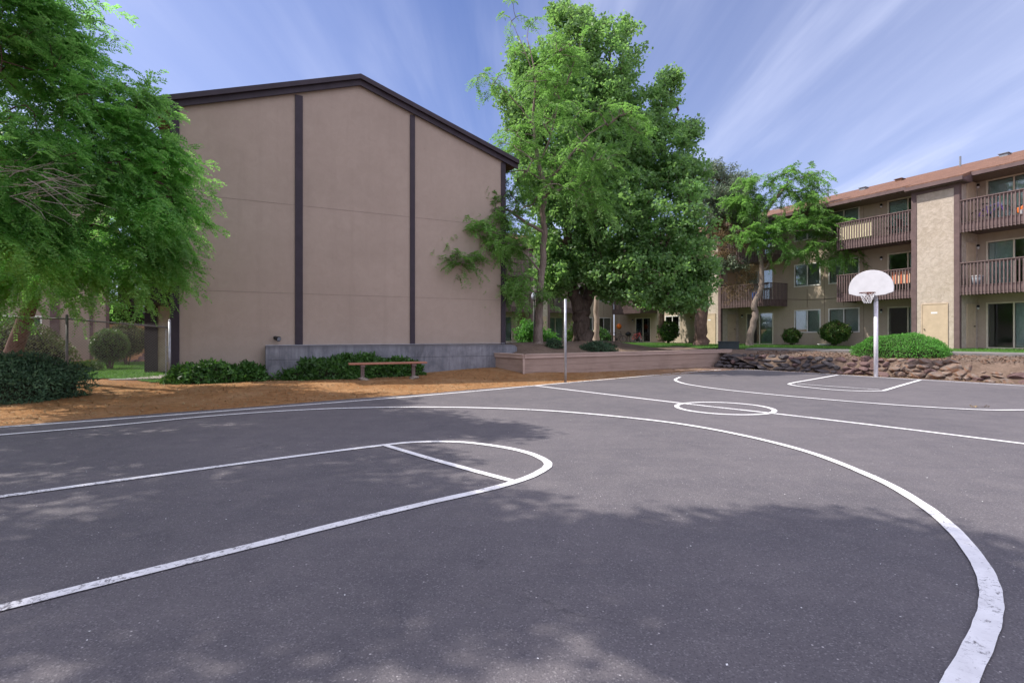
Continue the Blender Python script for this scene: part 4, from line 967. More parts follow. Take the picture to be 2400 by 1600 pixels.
bl = [B(1345, 90, 27, 130, 150, 2.2, bs), B(1235, 300, 27, 110, 150, 1.8, bs), B(1225, 150, 27, 80, 110, 1.4, bs), B(1255, 410, 27, 110, 130, 1.8, bs), B(1320, 430, 26.6, 160, 160, 2.2, bs), B(1600, 420, 27, 130, 120, 1.8, bs), B(1290, 190, 27, 190, 170, 2.4, bs), B(1430, 150, 27.4, 150, 190, 2.2, bs), B(1463, 75, 27.4, 40, 70, .8, bs), B(1368, 50, 27.2, 50, 70, .9, bs), B(1310, 30, 27, 55, 55, .8, bs),
      B(1300, 330, 27, 210, 240, 2.8, bs), B(1430, 320, 27.4, 200, 260, 2.8, bs), B(1205, 240, 27, 90, 70, 1.3, bs), B(1530, 260, 28, 150, 130, 1.8, bs), B(1500, 340, 27.6, 170, 160, 2.2, bs), B(1380, 250, 26.8, 220, 260, 2.4, bs), B(1380, 430, 26.4, 240, 240, 2.6, bs), B(1580, 195, 28, 70, 70, 1.0, bs),
      B(1560, 360, 28, 190, 170, 2.4, bs), B(1625, 310, 28, 60, 60, 1.0, bs), B(1640, 420, 27.6, 90, 110, 1.4, bs), B(1320, 540, 27, 180, 260, 2.8, bs), B(1440, 520, 26.6, 230, 280, 3.0, bs),
      B(1560, 520, 26.2, 230, 230, 2.8, bs), B(1620, 600, 25.8, 150, 180, 2.2, bs), B(1510, 640, 25.6, 300, 130, 2.4, bs), B(1300, 640, 26.6, 110, 130, 1.8, bs), B(1635, 690, 25.4, 90, 90, 1.4, bs), B(1590, 700, 25.4, 110, 70, 1.4, bs), B(1450, 680, 25.8, 130, 60, 1.4, bs), B(1285, 590, 26.8, 60, 180, 1.6, bs), B(1675, 650, 25.6, 50, 90, 1.0, bs)]
bl = [(b[0] - (.30 if b[0] > 3 else 0), b[1], b[2], max(.3, b[3]-.08), b[4], max(.3, b[5]-.08), (b[3]*b[4]*b[5])**0.64) for b in bl]
tree('maple_tree', 'tall dense dark green maple with thick forked trunk in the raised bed', bs, limbs, bl, 4500, dict(kind='broad', rad=.44, per=36, size=.165, flat=.6, up=.9, asp=.85), 21, M['bark_maple'], M['leaf_maple'], twigr=.008, shell=.55)

# honey locust in front of it
bs = (1.12, 22.6, float(Hterr(1.12, 22.6))-0.1)
limbs = [Lp(bs, [(1262, 812, 22.6, .26), (1262, 790, 22.6, .20), (1263, 730, 22.6, .17), (1268, 660, 22.6, .15), (1275, 560, 22.6, .13), (1272, 500, 22.5, .11), (1278, 440, 22.4, .10), (1262, 380, 22.4, .085), (1250, 280, 22.5, .06), (1255, 180, 22.5, .04), (1235, 90, 22.6, .015)]),
         Lp(bs, [(1276, 545, 22.6, .08), (1230, 520, 22.0, .065), (1180, 490, 21.4, .05), (1120, 520, 20.8, .035), (1050, 550, 20.4, .016)]),
         Lp(bs, [(1268, 640, 22.6, .05), (1225, 590, 21.8, .04), (1170, 580, 21.0, .03), (1110, 600, 20.6, .015), (1070, 620, 20.4, .01)]),
         Lp(bs, [(1276, 470, 22.5, .07), (1300, 410, 21.8, .06), (1350, 350, 21.2, .045), (1375, 320, 21.0, .03), (1420, 290, 21, .015)]),
         Lp(bs, [(1262, 390, 22.4, .05), (1290, 320, 22, .04), (1310, 230, 21.8, .02)]),
         Lp(bs, [(1252, 300, 22.5, .04), (1210, 240, 22.3, .025), (1150, 185, 22.2, .012), (1118, 182, 22.2, .008)]),
         Lp(bs, [(1255, 190, 22.5, .03), (1225, 110, 22.4, .015), (1195, 40, 22.4, .008)]),
         Lp(bs, [(1276, 430, 22.4, .05), (1230, 400, 21.8, .03), (1170, 410, 21.4, .012)])]
bl = [B(1195, 35, 22.4, 70, 50, .7, bs, .12), B(1240, 40, 22.4, 60, 40, .6, bs, .12), B(1150, 190, 22.2, 110, 45, .7, bs, .28), B(1200, 120, 22.3, 60, 60, .7, bs, .2), B(1330, 130, 21.8, 110, 100, 1.2, bs, .9), B(1280, 200, 21.8, 160, 120, 1.4, bs, 1.2),
      B(1320, 280, 21.4, 190, 100, 1.4, bs, 1.3), B(1180, 330, 22, 70, 60, .9, bs, .35), B(1230, 340, 22, 90, 110, 1.2, bs, .9), B(1450, 270, 21.4, 130, 70, 1.2, bs, .8), B(1350, 370, 21.2, 260, 110, 1.5, bs, 1.9),
      B(1190, 415, 21.4, 120, 40, .9, bs, .55), B(1240, 450, 21.8, 130, 90, 1.2, bs, .9), B(1390, 470, 21.0, 120, 90, 1.1, bs, .8), B(1170, 495, 21.2, 110, 60, 1.0, bs, 1.3), B(1110, 530, 20.8, 130, 50, .9, bs, 1.4), B(1045, 555, 20.4, 60, 24, .5, bs, .35), B(1080, 605, 20.4, 90, 50, .7, bs, .8), B(1180, 570, 21.0, 130, 80, 1.1, bs, 1.9),
      B(1200, 650, 21.4, 100, 110, 1.1, bs, .9), B(1150, 655, 21.2, 70, 60, .7, bs, .4), B(1215, 700, 21.4, 60, 50, .6, bs, .25), B(1330, 440, 21.4, 130, 60, 1.2, bs, .7), B(1500, 300, 21.4, 60, 50, .8, bs, .2), B(1270, 690, 22, 60, 60, .8, bs, .25)]
tree('honey_locust', 'slender feathery yellow green honey locust in front of the maple', bs, limbs, bl, 540, dict(kind='spray', per=12, len=.85, sag=.35, L=.26, pairs=6, ll=.10, lw=.044, droop=.6), 31, M['bark_locust'], M['leaf_locust'], twigr=.009, shell=.35)

# small locust on the lawn to the right
bs = (14.35, 32.0, 0.74)
limbs = [Lp(bs, [(1757, 815, 32, .24), (1760, 780, 32, .20), (1770, 735, 32, .18), (1768, 715, 32, .17), (1782, 680, 32, .15), (1785, 640, 32, .14), (1783, 560, 32, .11), (1785, 525, 32, .10), (1800, 490, 31.7, .08), (1830, 450, 31.5, .06), (1860, 420, 31.3, .03)]),
         Lp(bs, [(1784, 600, 32, .07), (1795, 575, 31.6, .06), (1850, 545, 30.8, .04), (1920, 540, 30.2, .02), (1990, 560, 29.8, .01)]),
         Lp(bs, [(1785, 525, 32, .06), (1770, 490, 32, .05), (1745, 460, 32, .03), (1735, 420, 32, .012)]),
         Lp(bs, [(1800, 490, 31.7, .05), (1845, 430, 31.5, .035), (1840, 400, 31.5, .012)]),
         Lp(bs, [(1783, 640, 32, .06), (1800, 620, 31.8, .05), (1815, 590, 31.6, .02)]),
         Lp(bs, [(1785, 560, 32, .05), (1760, 545, 31.4, .04), (1725, 540, 31, .015)])]
bl = [B(1840, 400, 31.4, 60, 40, .7, bs, .4), B(1900, 410, 31.2, 90, 50, .9, bs, .6), B(1860, 440, 31.4, 120, 50, 1.0, bs, .7), B(1925, 450, 31.2, 50, 35, .6, bs, .3), B(1800, 410, 31.6, 50, 30, .6, bs, .25), B(1750, 430, 32, 60, 60, .8, bs, .5), B(1735, 470, 31.8, 90, 40, .9, bs, .6), B(1780, 470, 31.7, 90, 60, 1.0, bs, .6),
      B(1760, 490, 31.6, 110, 30, 1.0, bs, .6), B(1880, 465, 31, 100, 50, 1.0, bs, .5), B(1770, 550, 31.2, 150, 60, 1.2, bs, 1.1), B(1860, 520, 30.8, 150, 50, 1.2, bs, 1.2), B(1940, 530, 30.4, 130, 60, 1.1, bs, 1.1), B(1980, 560, 30.0, 80, 60, .9, bs, .7), B(1900, 580, 30.4, 130, 60, 1.0, bs, .8), B(1960, 600, 30.0, 90, 50, .8, bs, .5), B(1830, 575, 30.8, 90, 40, .9, bs, .5), B(1920, 500, 30.6, 70, 40, .8, bs, .4), B(1985, 525, 30.2, 60, 25, .6, bs, .3)]
tree('honey_locust', 'small crooked honey locust on the lawn in front of the balconies', bs, limbs, [(b[0], b[1], b[2], b[3]*.95, b[4]*.8, b[5]*.75, b[6]) for b in bl], 340, dict(kind='spray', per=12, len=.95, sag=.35, L=.30, pairs=6, ll=.13, lw=.06, droop=.6), 41, M['bark_locust'], M['leaf_locust'], twigr=.006, shell=.3)

# spruce with browned inner branches
bs = (12.0, 33.6, 0.75)
limbs = [Lp(bs, [(1643, 816, 33.6, .50), (1643, 790, 33.6, .40), (1645, 700, 33.6, .36), (1662, 560, 33.8, .24), (1670, 470, 34, .12), (1672, 390, 34, .03)]),
         Lp(bs, [(1662, 560, 33.8, .09), (1700, 590, 33, .07), (1740, 620, 32.8, .03)]), Lp(bs, [(1655, 620, 33.7, .09), (1690, 650, 33, .06), (1730, 690, 33, .02)])]
bl = [B(1672, 400, 34, 60, 60, 1.0, bs, .35), B(1710, 430, 34.4, 50, 90, 1.0, bs, .5), B(1740, 440, 34.6, 60, 80, 1.0, bs, .45), B(1680, 460, 34, 130, 70, 1.8, bs, .9), B(1690, 500, 33.6, 130, 60, 1.8, bs, .8), B(1730, 490, 34.5, 110, 60, 1.6, bs, .7), B(1750, 530, 34.5, 130, 70, 1.6, bs, .6), B(1700, 620, 33.4, 120, 40, 1.4, bs, .4)]
sp = tree('spruce_tree', 'grey green spruce with browned inner branches between the maple and small locust', bs, limbs, bl, 820, dict(kind='broad', rad=.34, per=46, size=.17, flat=.8, up=.3, asp=.26), 51, M['bark_red'], M['leaf_spruce'], twigr=.009, shell=.3)
rs5 = np.random.RandomState(8)
bl2 = [B(1685, 545, 33.2, 60, 70, 1.0, bs, 1), B(1690, 600, 33.2, 70, 60, .9, bs, 1), B(1730, 560, 33.6, 100, 90, 1.2, bs, 1.2), B(1720, 680, 33, 90, 60, .7, bs, .7), B(1755, 640, 32.9, 60, 60, .7, bs, .4)]
O = np.concatenate([np.array(b[:3]) + unit(rs5.normal(0, 1, (int(50*b[6]), 3)))*rs5.uniform(.2, 1, (int(50*b[6]), 1))*np.array(b[3:6]) for b in bl2])
V = broad(O, rs5, .33, 40, .14, .7, .2, .2); o = fast('dead_foliage', V, np.arange(len(V)).reshape(-1, 4), M['leaf_dead'], sp); o['label'] = 'dry brown needles'

# pale trunk tree and reddish trunk tree behind the maple
bs = (5.3, 33.0, float(Hterr(5.3, 33.0))-.05)
tree('slim_tree', 'slim pale barked tree standing just right of the maple trunk', bs, [Lp(bs, [(1396, 803, 33, .26), (1398, 770, 33, .17), (1398, 700, 33, .16), (1404, 600, 33, .1), (1410, 450, 33, .03)])],
     [B(1410, 480, 33.5, 150, 220, 2.2, bs), B(1400, 600, 33.5, 160, 140, 2.2, bs)], 260, dict(kind='broad', rad=.45, per=30, size=.17), 61, M['bark_pale'], M['leaf_maple'])
bs = (11.6, 41.0, 0.8)
tree('slim_tree', 'reddish trunk tree in front of the far corner patio', bs, [Lp(bs, [(1549, 798, 41, .26), (1549, 770, 41, .22), (1552, 730, 41, .2), (1560, 640, 41, .14), (1560, 560, 41, .05)])],
     [B(1560, 640, 41, 170, 120, 2.4, bs), B(1530, 700, 40.6, 100, 50, 1.6, bs, 3)], 260, dict(kind='broad', rad=.5, per=30, size=.19), 62, M['bark_red'], M['leaf_maple'])

# big near tree at left
bs = (-14.6, 15.2, float(Hground(-14.6, 15.2))-.05)
limbs = [[(0, 0, 0, .30), (.25, -.1, .6, .22), (1.35, -.6, 2.3, .17), (2.1, -1.2, 3.8, .14), (3.0, -2.0, 5.6, .10), (4.2, -2.6, 7.2, .03)],
         [(0, 0, .1, .24), (-.5, -.6, 1.8, .17), (-.6, -1.8, 4.0, .13), (0, -3.4, 6.6, .10), (1.2, -4.4, 9.0, .05)],
         [(1.5, -.7, 2.6, .12), (3.2, -1.6, 3.8, .09), (5.0, -2.4, 4.8, .06), (6.6, -3.0, 5.2, .02)],
         [(2.1, -1.2, 3.8, .10), (4.2, -2.0, 5.4, .07), (6.0, -2.4, 6.4, .02)],
         [(-.6, -1.8, 4.0, .10), (1.2, -4.0, 5.2, .07), (3.0, -5.4, 6.2, .04), (4.6, -6.0, 6.6, .015)]]
bl = []
for x, y, Y, wp, hp, ry, wt in [(60, 90, 11, 330, 260, 2.0, 1.5), (200, 170, 11.5, 260, 200, 1.8, 1.2), (330, 290, 12, 230, 190, 1.6, 1.2), (420, 400, 12.6, 150, 180, 1.4, .9), (440, 480, 12.8, 130, 170, 1.3, .9), (400, 580, 13, 160, 170, 1.3, .9),
      (300, 420, 12, 230, 180, 1.6, 1.2), (130, 350, 10.5, 300, 260, 1.8, 1.5), (70, 520, 10.5, 270, 230, 1.8, 1.4), (190, 560, 11.5, 150, 170, 1.4, .8), (60, 660, 12, 240, 120, 1.4, .8), (230, 655, 12.6, 170, 70, 1.1, .5), (440, 640, 13, 90, 90, .8, .3), (340, 660, 13, 110, 80, .9, .35),
      (350, 470, 14.4, 130, 150, .9, .5), (300, 570, 14.2, 130, 120, .9, .5), (420, 540, 14.0, 110, 120, .7, .35), (-110, 300, 11, 260, 560, 1.6, 1.3), (20, -150, 11, 320, 330, 2.4, 2.0), (-260, 60, 10.6, 260, 300, 1.6, .6), (-200, -150, 11, 380, 360, 2.2, 1.0), (-150, 650, 12, 260, 150, 2, .8), (380, 225, 12, 100, 60, .9, .3), (230, 110, 11.6, 100, 60, .9, .3), (455, 345, 12.6, 60, 60, .7, .2), (150, 20, 11.2, 100, 80, 1.0, .4)]:
    bl.append(B(x - (58 if x > 0 else 0), y - (30 if y > 600 else 0), Y, wp*(.84 if x > 0 else 1), hp*.88, ry, bs, wt))
tree('acacia_tree', 'large feathery bright green tree arching in from the left over the fence', bs, limbs, bl, 1750, dict(kind='spray', per=17, len=.95, sag=.40, L=.25, pairs=7, ll=.075, lw=.034, droop=.35, bias=(.55, -.1, -.25)), 71, M['bark_red'], M['leaf_near'], twigr=.0045, shell=.25, jit=.2)
# bare grey twigs hanging in it
tw_ = MB(); r7 = random.Random(4); ac = [o for o in C.objects if o.name.startswith('acacia_tree')][0]
for k in range(34):
    s = loc_of(r7.uniform(-20, 120), r7.uniform(380, 470), 9.4+r7.uniform(-.6, .6)) - np.array(bs); p = Vector(s); pts = [p.copy()]
    d = Vector((r7.uniform(.5, 1), r7.uniform(-.3, .3), r7.uniform(-.45, .35)))
    for q in range(5): p = p + d*r7.uniform(.12, .26); d = (d + Vector((0, r7.uniform(-.2, .2), r7.uniform(-.25, .2)))).normalized(); pts.append(p.copy())
    tw_.tube(pts, [.010, .008, .007, .005, .004, .002], 4)
tw_.build('bare_twigs', M['twig'], ac)

# two trees outside the frame at left: they throw the dappled shade on the near court
def shade_tree(label, base, hgt, blobs, seed, n):
    tree('shade_tree', label, base, [[(0, 0, 0, .3), (0.1, 0, 2, .22), (.3, .2, 4.5, .17), (.4, .3, 8, .08), (.5, .4, hgt, .02)], [(.2, .1, 3.5, .14), (1.8, .8, 6, .09), (3.2, 1.4, 7.6, .03)], [(.3, .2, 4.2, .14), (-.5, -2, 6.5, .09), (-.6, -3.4, 8, .03)], [(.3, .2, 4.0, .14), (1.6, -1.4, 6, .09), (3.0, -2.6, 7.4, .03)]],
         blobs, n, dict(kind='broad', rad=.5, per=34, size=.14, flat=.6), seed, M['bark_maple'], M['leaf_maple'], shell=.3)
def wb(base, pts): return [(x-base[0], y-base[1], z, a, b_, c, w_) for x, y, z, a, b_, c, w_ in pts]
shade_tree('leafy tree beside the near left corner of the court', (-12.5, 4.2, 0), 9.5, wb((-12.5, 4.2), [(-8.8, 6.6, 9.0, 1.7, 1.5, .8, .95), (-9.4, 8.2, 8.8, 1.8, 1.5, .9, 1.6), (-9.6, 5.4, 8.6, 2.0, 1.8, 1.0, 1.3), (-11.5, 6.5, 8.2, 2.0, 2.0, 1.2, 1.8), (-12, 3.5, 8.4, 2.0, 2.0, 1.2, 1.8), (-9.2, 8.9, 9.2, 1.3, 1.0, .6, .9), (-8.0, 4.9, 8.8, 1.7, 1.0, .7, 1.3), (-13.2, 8.0, 7.6, 1.8, 1.6, 1.2, 1.6), (-12.8, 10.0, 8.4, 1.5, 1.4, 1.0, 1.2), (-10.6, 9.8, 10.4, 1.4, 1.2, .6, 1.0), (-11.3, 7.8, 8.8, 2.0, 1.4, 1.0, 2.0), (-7.5, 8.7, 9.1, 1.2, .8, .5, .8), (-8.9, 9.7, 9.3, 1.4, .9, .6, 1.1)]), 81, 1300)
shade_tree('leafy tree left of the camera at the court edge', (-9.6, -1.6, 0), 9.5, wb((-9.6, -1.6), [(-4.2, 3.6, 8.4, 1.5, 1.0, .7, 1.4), (-3.9, 4.1, 8.5, .9, 0.8, .5, .7), (-5.9, 4.0, 8.4, 1.5, 1.0, .7, 1.4), (-7.4, 3.6, 8.2, 1.6, 1.1, .9, 1.5), (-4.4, 2.6, 8.0, 1.5, .8, .7, 1.1), (-8.6, 1.6, 8.0, 1.6, 1.0, .8, .5), (-3.6, 3.1, 8.3, .9, 0.7, .5, .6), (-8.9, 3.8, 8.3, 1.6, 1.0, .8, 1.15), (-10.4, 2.9, 8.8, 1.4, 1.1, .8, .6)]), 82, 620)

# ------------------------------------------------------------------ shrubs
def shrub(name, label, loc, r, leafmat, n, size, asp, seed, lump=0.15, rz=0.0, core=0.86, group=None, stem=None, flatb=True, out=0.6, pw=2.0, sparse=False):
    """leafy shell around an inner mass; r = radii, loc = base centre; pw>2 squares the profile"""
    rs = np.random.RandomState(seed); t = thing(name, label, 'shrub', loc, rz, group); k1, k2, k3 = rs.uniform(0, 6, 3)
    def prof(d):
        f = 1/np.power(np.sum(np.abs(d)**pw, 1, keepdims=True), 1/pw)
        lp = 1 + lump*(np.sin(d[:, :1]*4.3+k1)*np.cos(d[:, 1:2]*5.1+k2) + .6*np.sin(d[:, 2:]*6+d[:, :1]*7+k3) + .4*np.sin(d[:, :1]*15+k2))
        return d*f*lp*np.array(r)
    d = unit(rs.normal(0, 1, (n, 3))); zc = r[2]*0.95 if stem is None else stem + r[2]
    if stem is None: d[:, 2] = np.where(d[:, 2] < -0.3, -d[:, 2], d[:, 2])
    if flatb: zc = 0.12*r[2] if stem is None else zc
    P = prof(d)*(rs.uniform(.80, 1.06, (n, 1)) if not sparse else rs.uniform(.45, 1.1, (n, 1))) + np.array([0, 0, zc])
    if stem is None: P[:, 2] = np.maximum(P[:, 2], 0.02)
    Nn = unit(d*out + rs.normal(0, .6, (n, 3)) + np.array([0, 0, .25])); A = unit(np.cross(Nn, rs.normal(0, 1, (n, 3))) + d*.3); Wd = unit(np.cross(A, Nn))
    l = size*rs.uniform(.6, 1.35, (n, 1)); q = l*asp/2
    V = np.stack([P, P+A*l*.45+Wd*q, P+A*l, P+A*l*.45-Wd*q], 1).reshape(-1, 3)
    fast('foliage', V, np.arange(len(V)).reshape(-1, 4), leafmat, t)
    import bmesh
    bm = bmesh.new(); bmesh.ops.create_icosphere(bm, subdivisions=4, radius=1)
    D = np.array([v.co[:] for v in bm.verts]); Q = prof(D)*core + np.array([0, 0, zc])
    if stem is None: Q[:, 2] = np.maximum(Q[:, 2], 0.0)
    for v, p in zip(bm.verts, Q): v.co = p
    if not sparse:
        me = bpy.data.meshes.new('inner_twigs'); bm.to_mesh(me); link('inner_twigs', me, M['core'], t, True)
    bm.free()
    s = MB(); rr = random.Random(seed)
    for k in range(9 if stem is not None or sparse else 4):
        a = rr.uniform(0, 6.28); top = zc + (r[2]*.3 if not sparse else r[2]*.6)
        s.tube([(.05*math.cos(a), .05*math.sin(a), -.05), (r[0]*.25*math.cos(a), r[1]*.25*math.sin(a), top*.5), (r[0]*.5*math.cos(a), r[1]*.5*math.sin(a), top)], [.03, .02, .008], 5)
    s.build('stem', M['bark_maple'], t); return t
def gl(t_, off, z=None):
    p = GA + Matrix.Rotation(A_G, 3, 'Z') @ Vector((t_, off, 0)); p.z = float(Hground(p.x, p.y)) if z is None else z; return p
shrub('leafy_shrub', 'pale green bush in the gap between the pinkish building and the brown tower board', (-28.0, 37.5, 1.6), (2.2, 1.6, 2.3), M['leaf_bright'], 4200, .2, .5, 113, .2, 0, .8)
shrub('leafy_shrub', 'broad bush further along the far slope beside the parked car', (-32.5, 46.5, 1.9), (5.5, 2.5, 2.0), M['leaf_hedge'], 5200, .26, .5, 114, .2, 0, .85)
shrub('laurel_hedge', 'dark leafy low hedge along the wall between the fence post and concrete wall', gl(1.0, -0.75), (1.05, .50, .50), M['leaf_laurel'], 5200, .13, .42, 91, .14, A_G, .82)
shrub('laurel_hedge', 'glossy leafy hedge mound touching the left end of the concrete wall', gl(2.05, -0.75), (.55, .42, .44), M['leaf_laurel'], 3200, .13, .42, 92, .14, A_G, .82)
shrub('laurel_hedge', 'long glossy green hedge behind the bench against the concrete wall', gl(5.1, -0.85), (1.95, .55, .62), M['leaf_laurel'], 9500, .14, .42, 93, .12, A_G, .84)
shrub('laurel_hedge', 'lower end of the leafy hedge right of the bench', gl(6.75, -0.85), (.85, .50, .50), M['leaf_laurel'], 3600, .14, .42, 94, .14, A_G, .84)
shrub('juniper_bush', 'wide dark green juniper bush spreading over the earth in front of the fence', (-11.75, 11.7, 0.05), (1.85, 1.25, .90), M['leaf_juniper'], 26000, .10, .28, 95, .10, R(10), .86)
shrub('mounded_hedge', 'big rounded hedge with brown inner leaves behind the leaning trunk', (-17.3, 17.4, 0.2), (2.45, 1.5, 1.60), M['leaf_hedge'], 22000, .085, .4, 96, .06, R(20), .90)
shrub('ball_shrub', 'clipped dark green ball shrub behind the chain link fence', (-15.2, 20.0, 0.15), (.60, .60, .60), M['leaf_rose'], 9000, .065, .5, 97, .05, 0, .92, None, .35)
shrub('ball_shrub', 'brownish round shrub behind the clipped ball shrub', (-16.6, 22.8, 0.2), (.75, .7, .70), M['leaf_hedge'], 6000, .07, .5, 98, .06, 0, .92, None, .4)
shrub('low_shrub', 'small spiky green shrub at the foot of the ball shrub', (-15.1, 18.9, 0.1), (.42, .35, .42), M['leaf_rose'], 1500, .13, .2, 99, .15, 0, .7)
shrub('juniper_mound', 'large bright green clipped shrub mound on the bank behind the hoop pole', (15.05, 20.55, .55), (1.50, .95, .84), M['leaf_bright'], 42000, .055, .5, 101, .045, R(-52), .95, pw=2.3)
shrub('round_shrub', 'small vase shaped shrub under the left ground floor window', (17.3, 33.6-.9, .82), (.48, .45, .42), M['leaf_rose'], 2600, .10, .55, 102, .15, 0, .8, None, .22)
shrub('round_shrub', 'larger round green shrub in front of the right ground floor window', (18.5, 30.3, .80), (.72, .68, .60), M['leaf_rose'], 5200, .10, .55, 103, .08, 0, .85, None, .25)
shrub('round_shrub', 'round green shrub below the far corner window beside the lawn', (12.1, 41.6-.6, .8), (.80, .8, .75), M['leaf_rose'], 2600, .15, .6, 104, .08, 0, .85, None, .25)
shrub('leafy_shrub', 'tall bright green shrub left of the lamp post', (1.05, 33.0, .95), (.85, .6, 1.25), M['leaf_bright'], 2200, .17, .5, 105, .25, 0, .5, sparse=True)
shrub('leafy_shrub', 'low bright green shrub right of the slender locust trunk', (2.25, 33.5, .95), (.85, .6, .65), M['leaf_bright'], 2000, .15, .5, 106, .2, 0, .6, sparse=True)
shrub('leafy_shrub', 'thin shrub just left of the thick maple trunk', (3.35, 29.5, 1.05), (.42, .4, .85), M['leaf_rose'], 700, .15, .5, 107, .2, 0, .5, sparse=True)
shrub('dark_shrub', 'dark round shrub behind the pale slim trunk', (6.2, 37.5, .9), (.85, .7, .95), M['leaf_laurel'], 2500, .13, .5, 108, .05, 0, .9)
shrub('low_juniper', 'low dark spreading shrub in the raised bed behind the cap', (3.75, 23.0, float(Hterr(3.75, 23.0))-.02), (.85, .55, .34), M['leaf_juniper'], 3200, .09, .3, 109, .15, R(30), .7)
shrub('low_juniper', 'small dark tuft at the foot of the slender locust', (1.75, 22.0, float(Hterr(1.75, 22.0))-.02), (.36, .3, .33), M['leaf_juniper'], 1100, .09, .3, 110, .15, 0, .6)
shrub('low_shrub', 'dark shrub on the rocky slope left of the big gable', (-15.1, 24.3, .25), (.9, .6, .5), M['leaf_hedge'], 1500, .1, .4, 111, .2, 0, .8)
shrub('low_shrub', 'dry brownish shrub on the slope beside the brown tower board', (-16.4, 27.6, .7), (1.0, .7, .6), M['leaf_hedge'], 1500, .1, .4, 112, .2, 0, .8)

# ------------------------------------------------------------------ chain link fence
fd = Vector((-0.891, -0.454)); F0 = Vector((-9.98, 15.42)); FL = 5.6
fn = thing('chain_link_fence', 'chain link fence running left from the corner of the blank gable', 'fence', (F0.x, F0.y, 0), math.atan2(fd.y, fd.x))
def gz(s): p = F0 + fd*s; return float(Hground(p.x, p.y))
pm = MB(); pm.tube([(0, 0, -0.1), (0, 0, 1.90)], .036, 12); pm.lathe([(.036, 0), (.04, .01), (.03, .04), (.005, .055)], 12, (0, 0, 1.90))
o = pm.build('post', M['galv'], fn, True); o['label'] = 'bright galvanised end post'
t_ = MB(); t_.tube([(0.09, 0, 0.05), (0.09, 0, 1.68)], .012, 6)
for z in (0.35, .75, 1.15, 1.6): t_.bar((0, 0, z), (0.1, 0, z), .012, .03)
t_.build('tension_bar', M['galv'], fn)
for s in (2.35, 4.9):
    z0 = gz(s); p = MB(); p.tube([(s, 0, z0-.1), (s, 0, z0+1.86)], .033, 10); p.lathe([(.033, 0), (.038, .01), (.02, .04), (.004, .05)], 10, (s, 0, z0+1.86)); p.build('post', M['wire'], fn, True)
MB().tube([(0, 0, 1.72), (2.35, 0, gz(2.35)+1.78), (4.9, 0, gz(4.9)+1.80), (FL, 0, gz(FL)+1.80)], .022, 8).build('rail', M['wire'], fn, True)
mw = MB(); sp_ = 0.075; hh = 1.74
k = -hh
while k < FL:
    for sg in (1, -1):
        a0, b0_ = (k, k+hh) if sg > 0 else (k+hh, k)
        # clip to 0..FL
        def pt(f): return (a0+(b0_-a0)*f, 0.03, 0.02+hh*f + gz(max(0, min(FL, a0+(b0_-a0)*f)))*.9)
        fs = [f for f in np.linspace(0, 1, 15) if 0 <= a0+(b0_-a0)*f <= FL]
        if len(fs) > 1: mw.tube([pt(fs[0]), pt(fs[-1])], .0020, 3, False)
    k += sp_
mw.build('wire_mesh', M['wire'], fn)

# ------------------------------------------------------------------ bench
bp = Vector((-3.95, 16.9, 0.0)); bp.z = float(Hground(bp.x, bp.y)); bn = thing('bench', 'backless wooden bench with red brown seat on two posts', 'bench', bp, R(22))
s = MB(); s.box(-1.22, 1.22, -0.19, 0.19, 0.475, 0.53); s.build('seat', M['benchwood'], bn, False, 0.012)
for sx in (-0.80, 0.80):
    p = MB(); p.box(sx-.055, sx+.055, -.055, .055, -0.05, 0.40); p.prism([(sx-.07, .40), (sx+.07, .40), (sx+.07, .474), (sx-.07, .474)], 'y', -.16, .16); p.build('leg', M['benchpost'], bn, False, 0.006)
    f_ = rock_mesh('footing', (.27, .24, .10), 900+int(sx*10), bn, M['block'], (sx+.02, -.02, .01), (0, 0, 0))

# ------------------------------------------------------------------ posts, hoop, lamp, box
pp = G(1325, 895); ps = thing('steel_post', 'bare galvanised steel post standing at the court sideline by the planter', 'post', (pp.x, pp.y, 0))
MB().tube([(0, 0, -.1), (0, 0, 2.64)], .041, 16).build('pole', M['galv'], ps, True); MB().lathe([(.041, 0), (.043, .004), (.03, .012)], 16, (0, 0, 2.641)).build('cap', M['galv'], ps, True)

hp = Vector(G(2053, 883)); hp.z = 0
hoop = thing('basketball_hoop', 'basketball hoop with white fan shaped backboard on a white pole', 'basketball hoop', hp, math.atan2(-0.80, 0.60))   # local x along the baseline, local -y into the court
po = MB(); po.tube([(0, 0, -.1), (0, 0, 2.70)], .068, 20); po.build('pole', M['whitepole'], hoop, True)
# arm from the pole up to the board
ar = MB(); ar.tube([(0, 0.0, 2.70), (0, -.02, 2.82), (0, -.20, 2.98), (0, -.42, 3.05)], [.068, .062, .052, .05], 12); ar.bar((-.25, -.43, 2.95), (-.25, -.43, 3.45), .04, .03); ar.bar((.25, -.43, 2.95), (.25, -.43, 3.45), .04, .03); ar.bar((0, 0, 2.6), (0, -.42, 3.35), .04, .04)
ar.build('bracket', M['galv'], hoop)
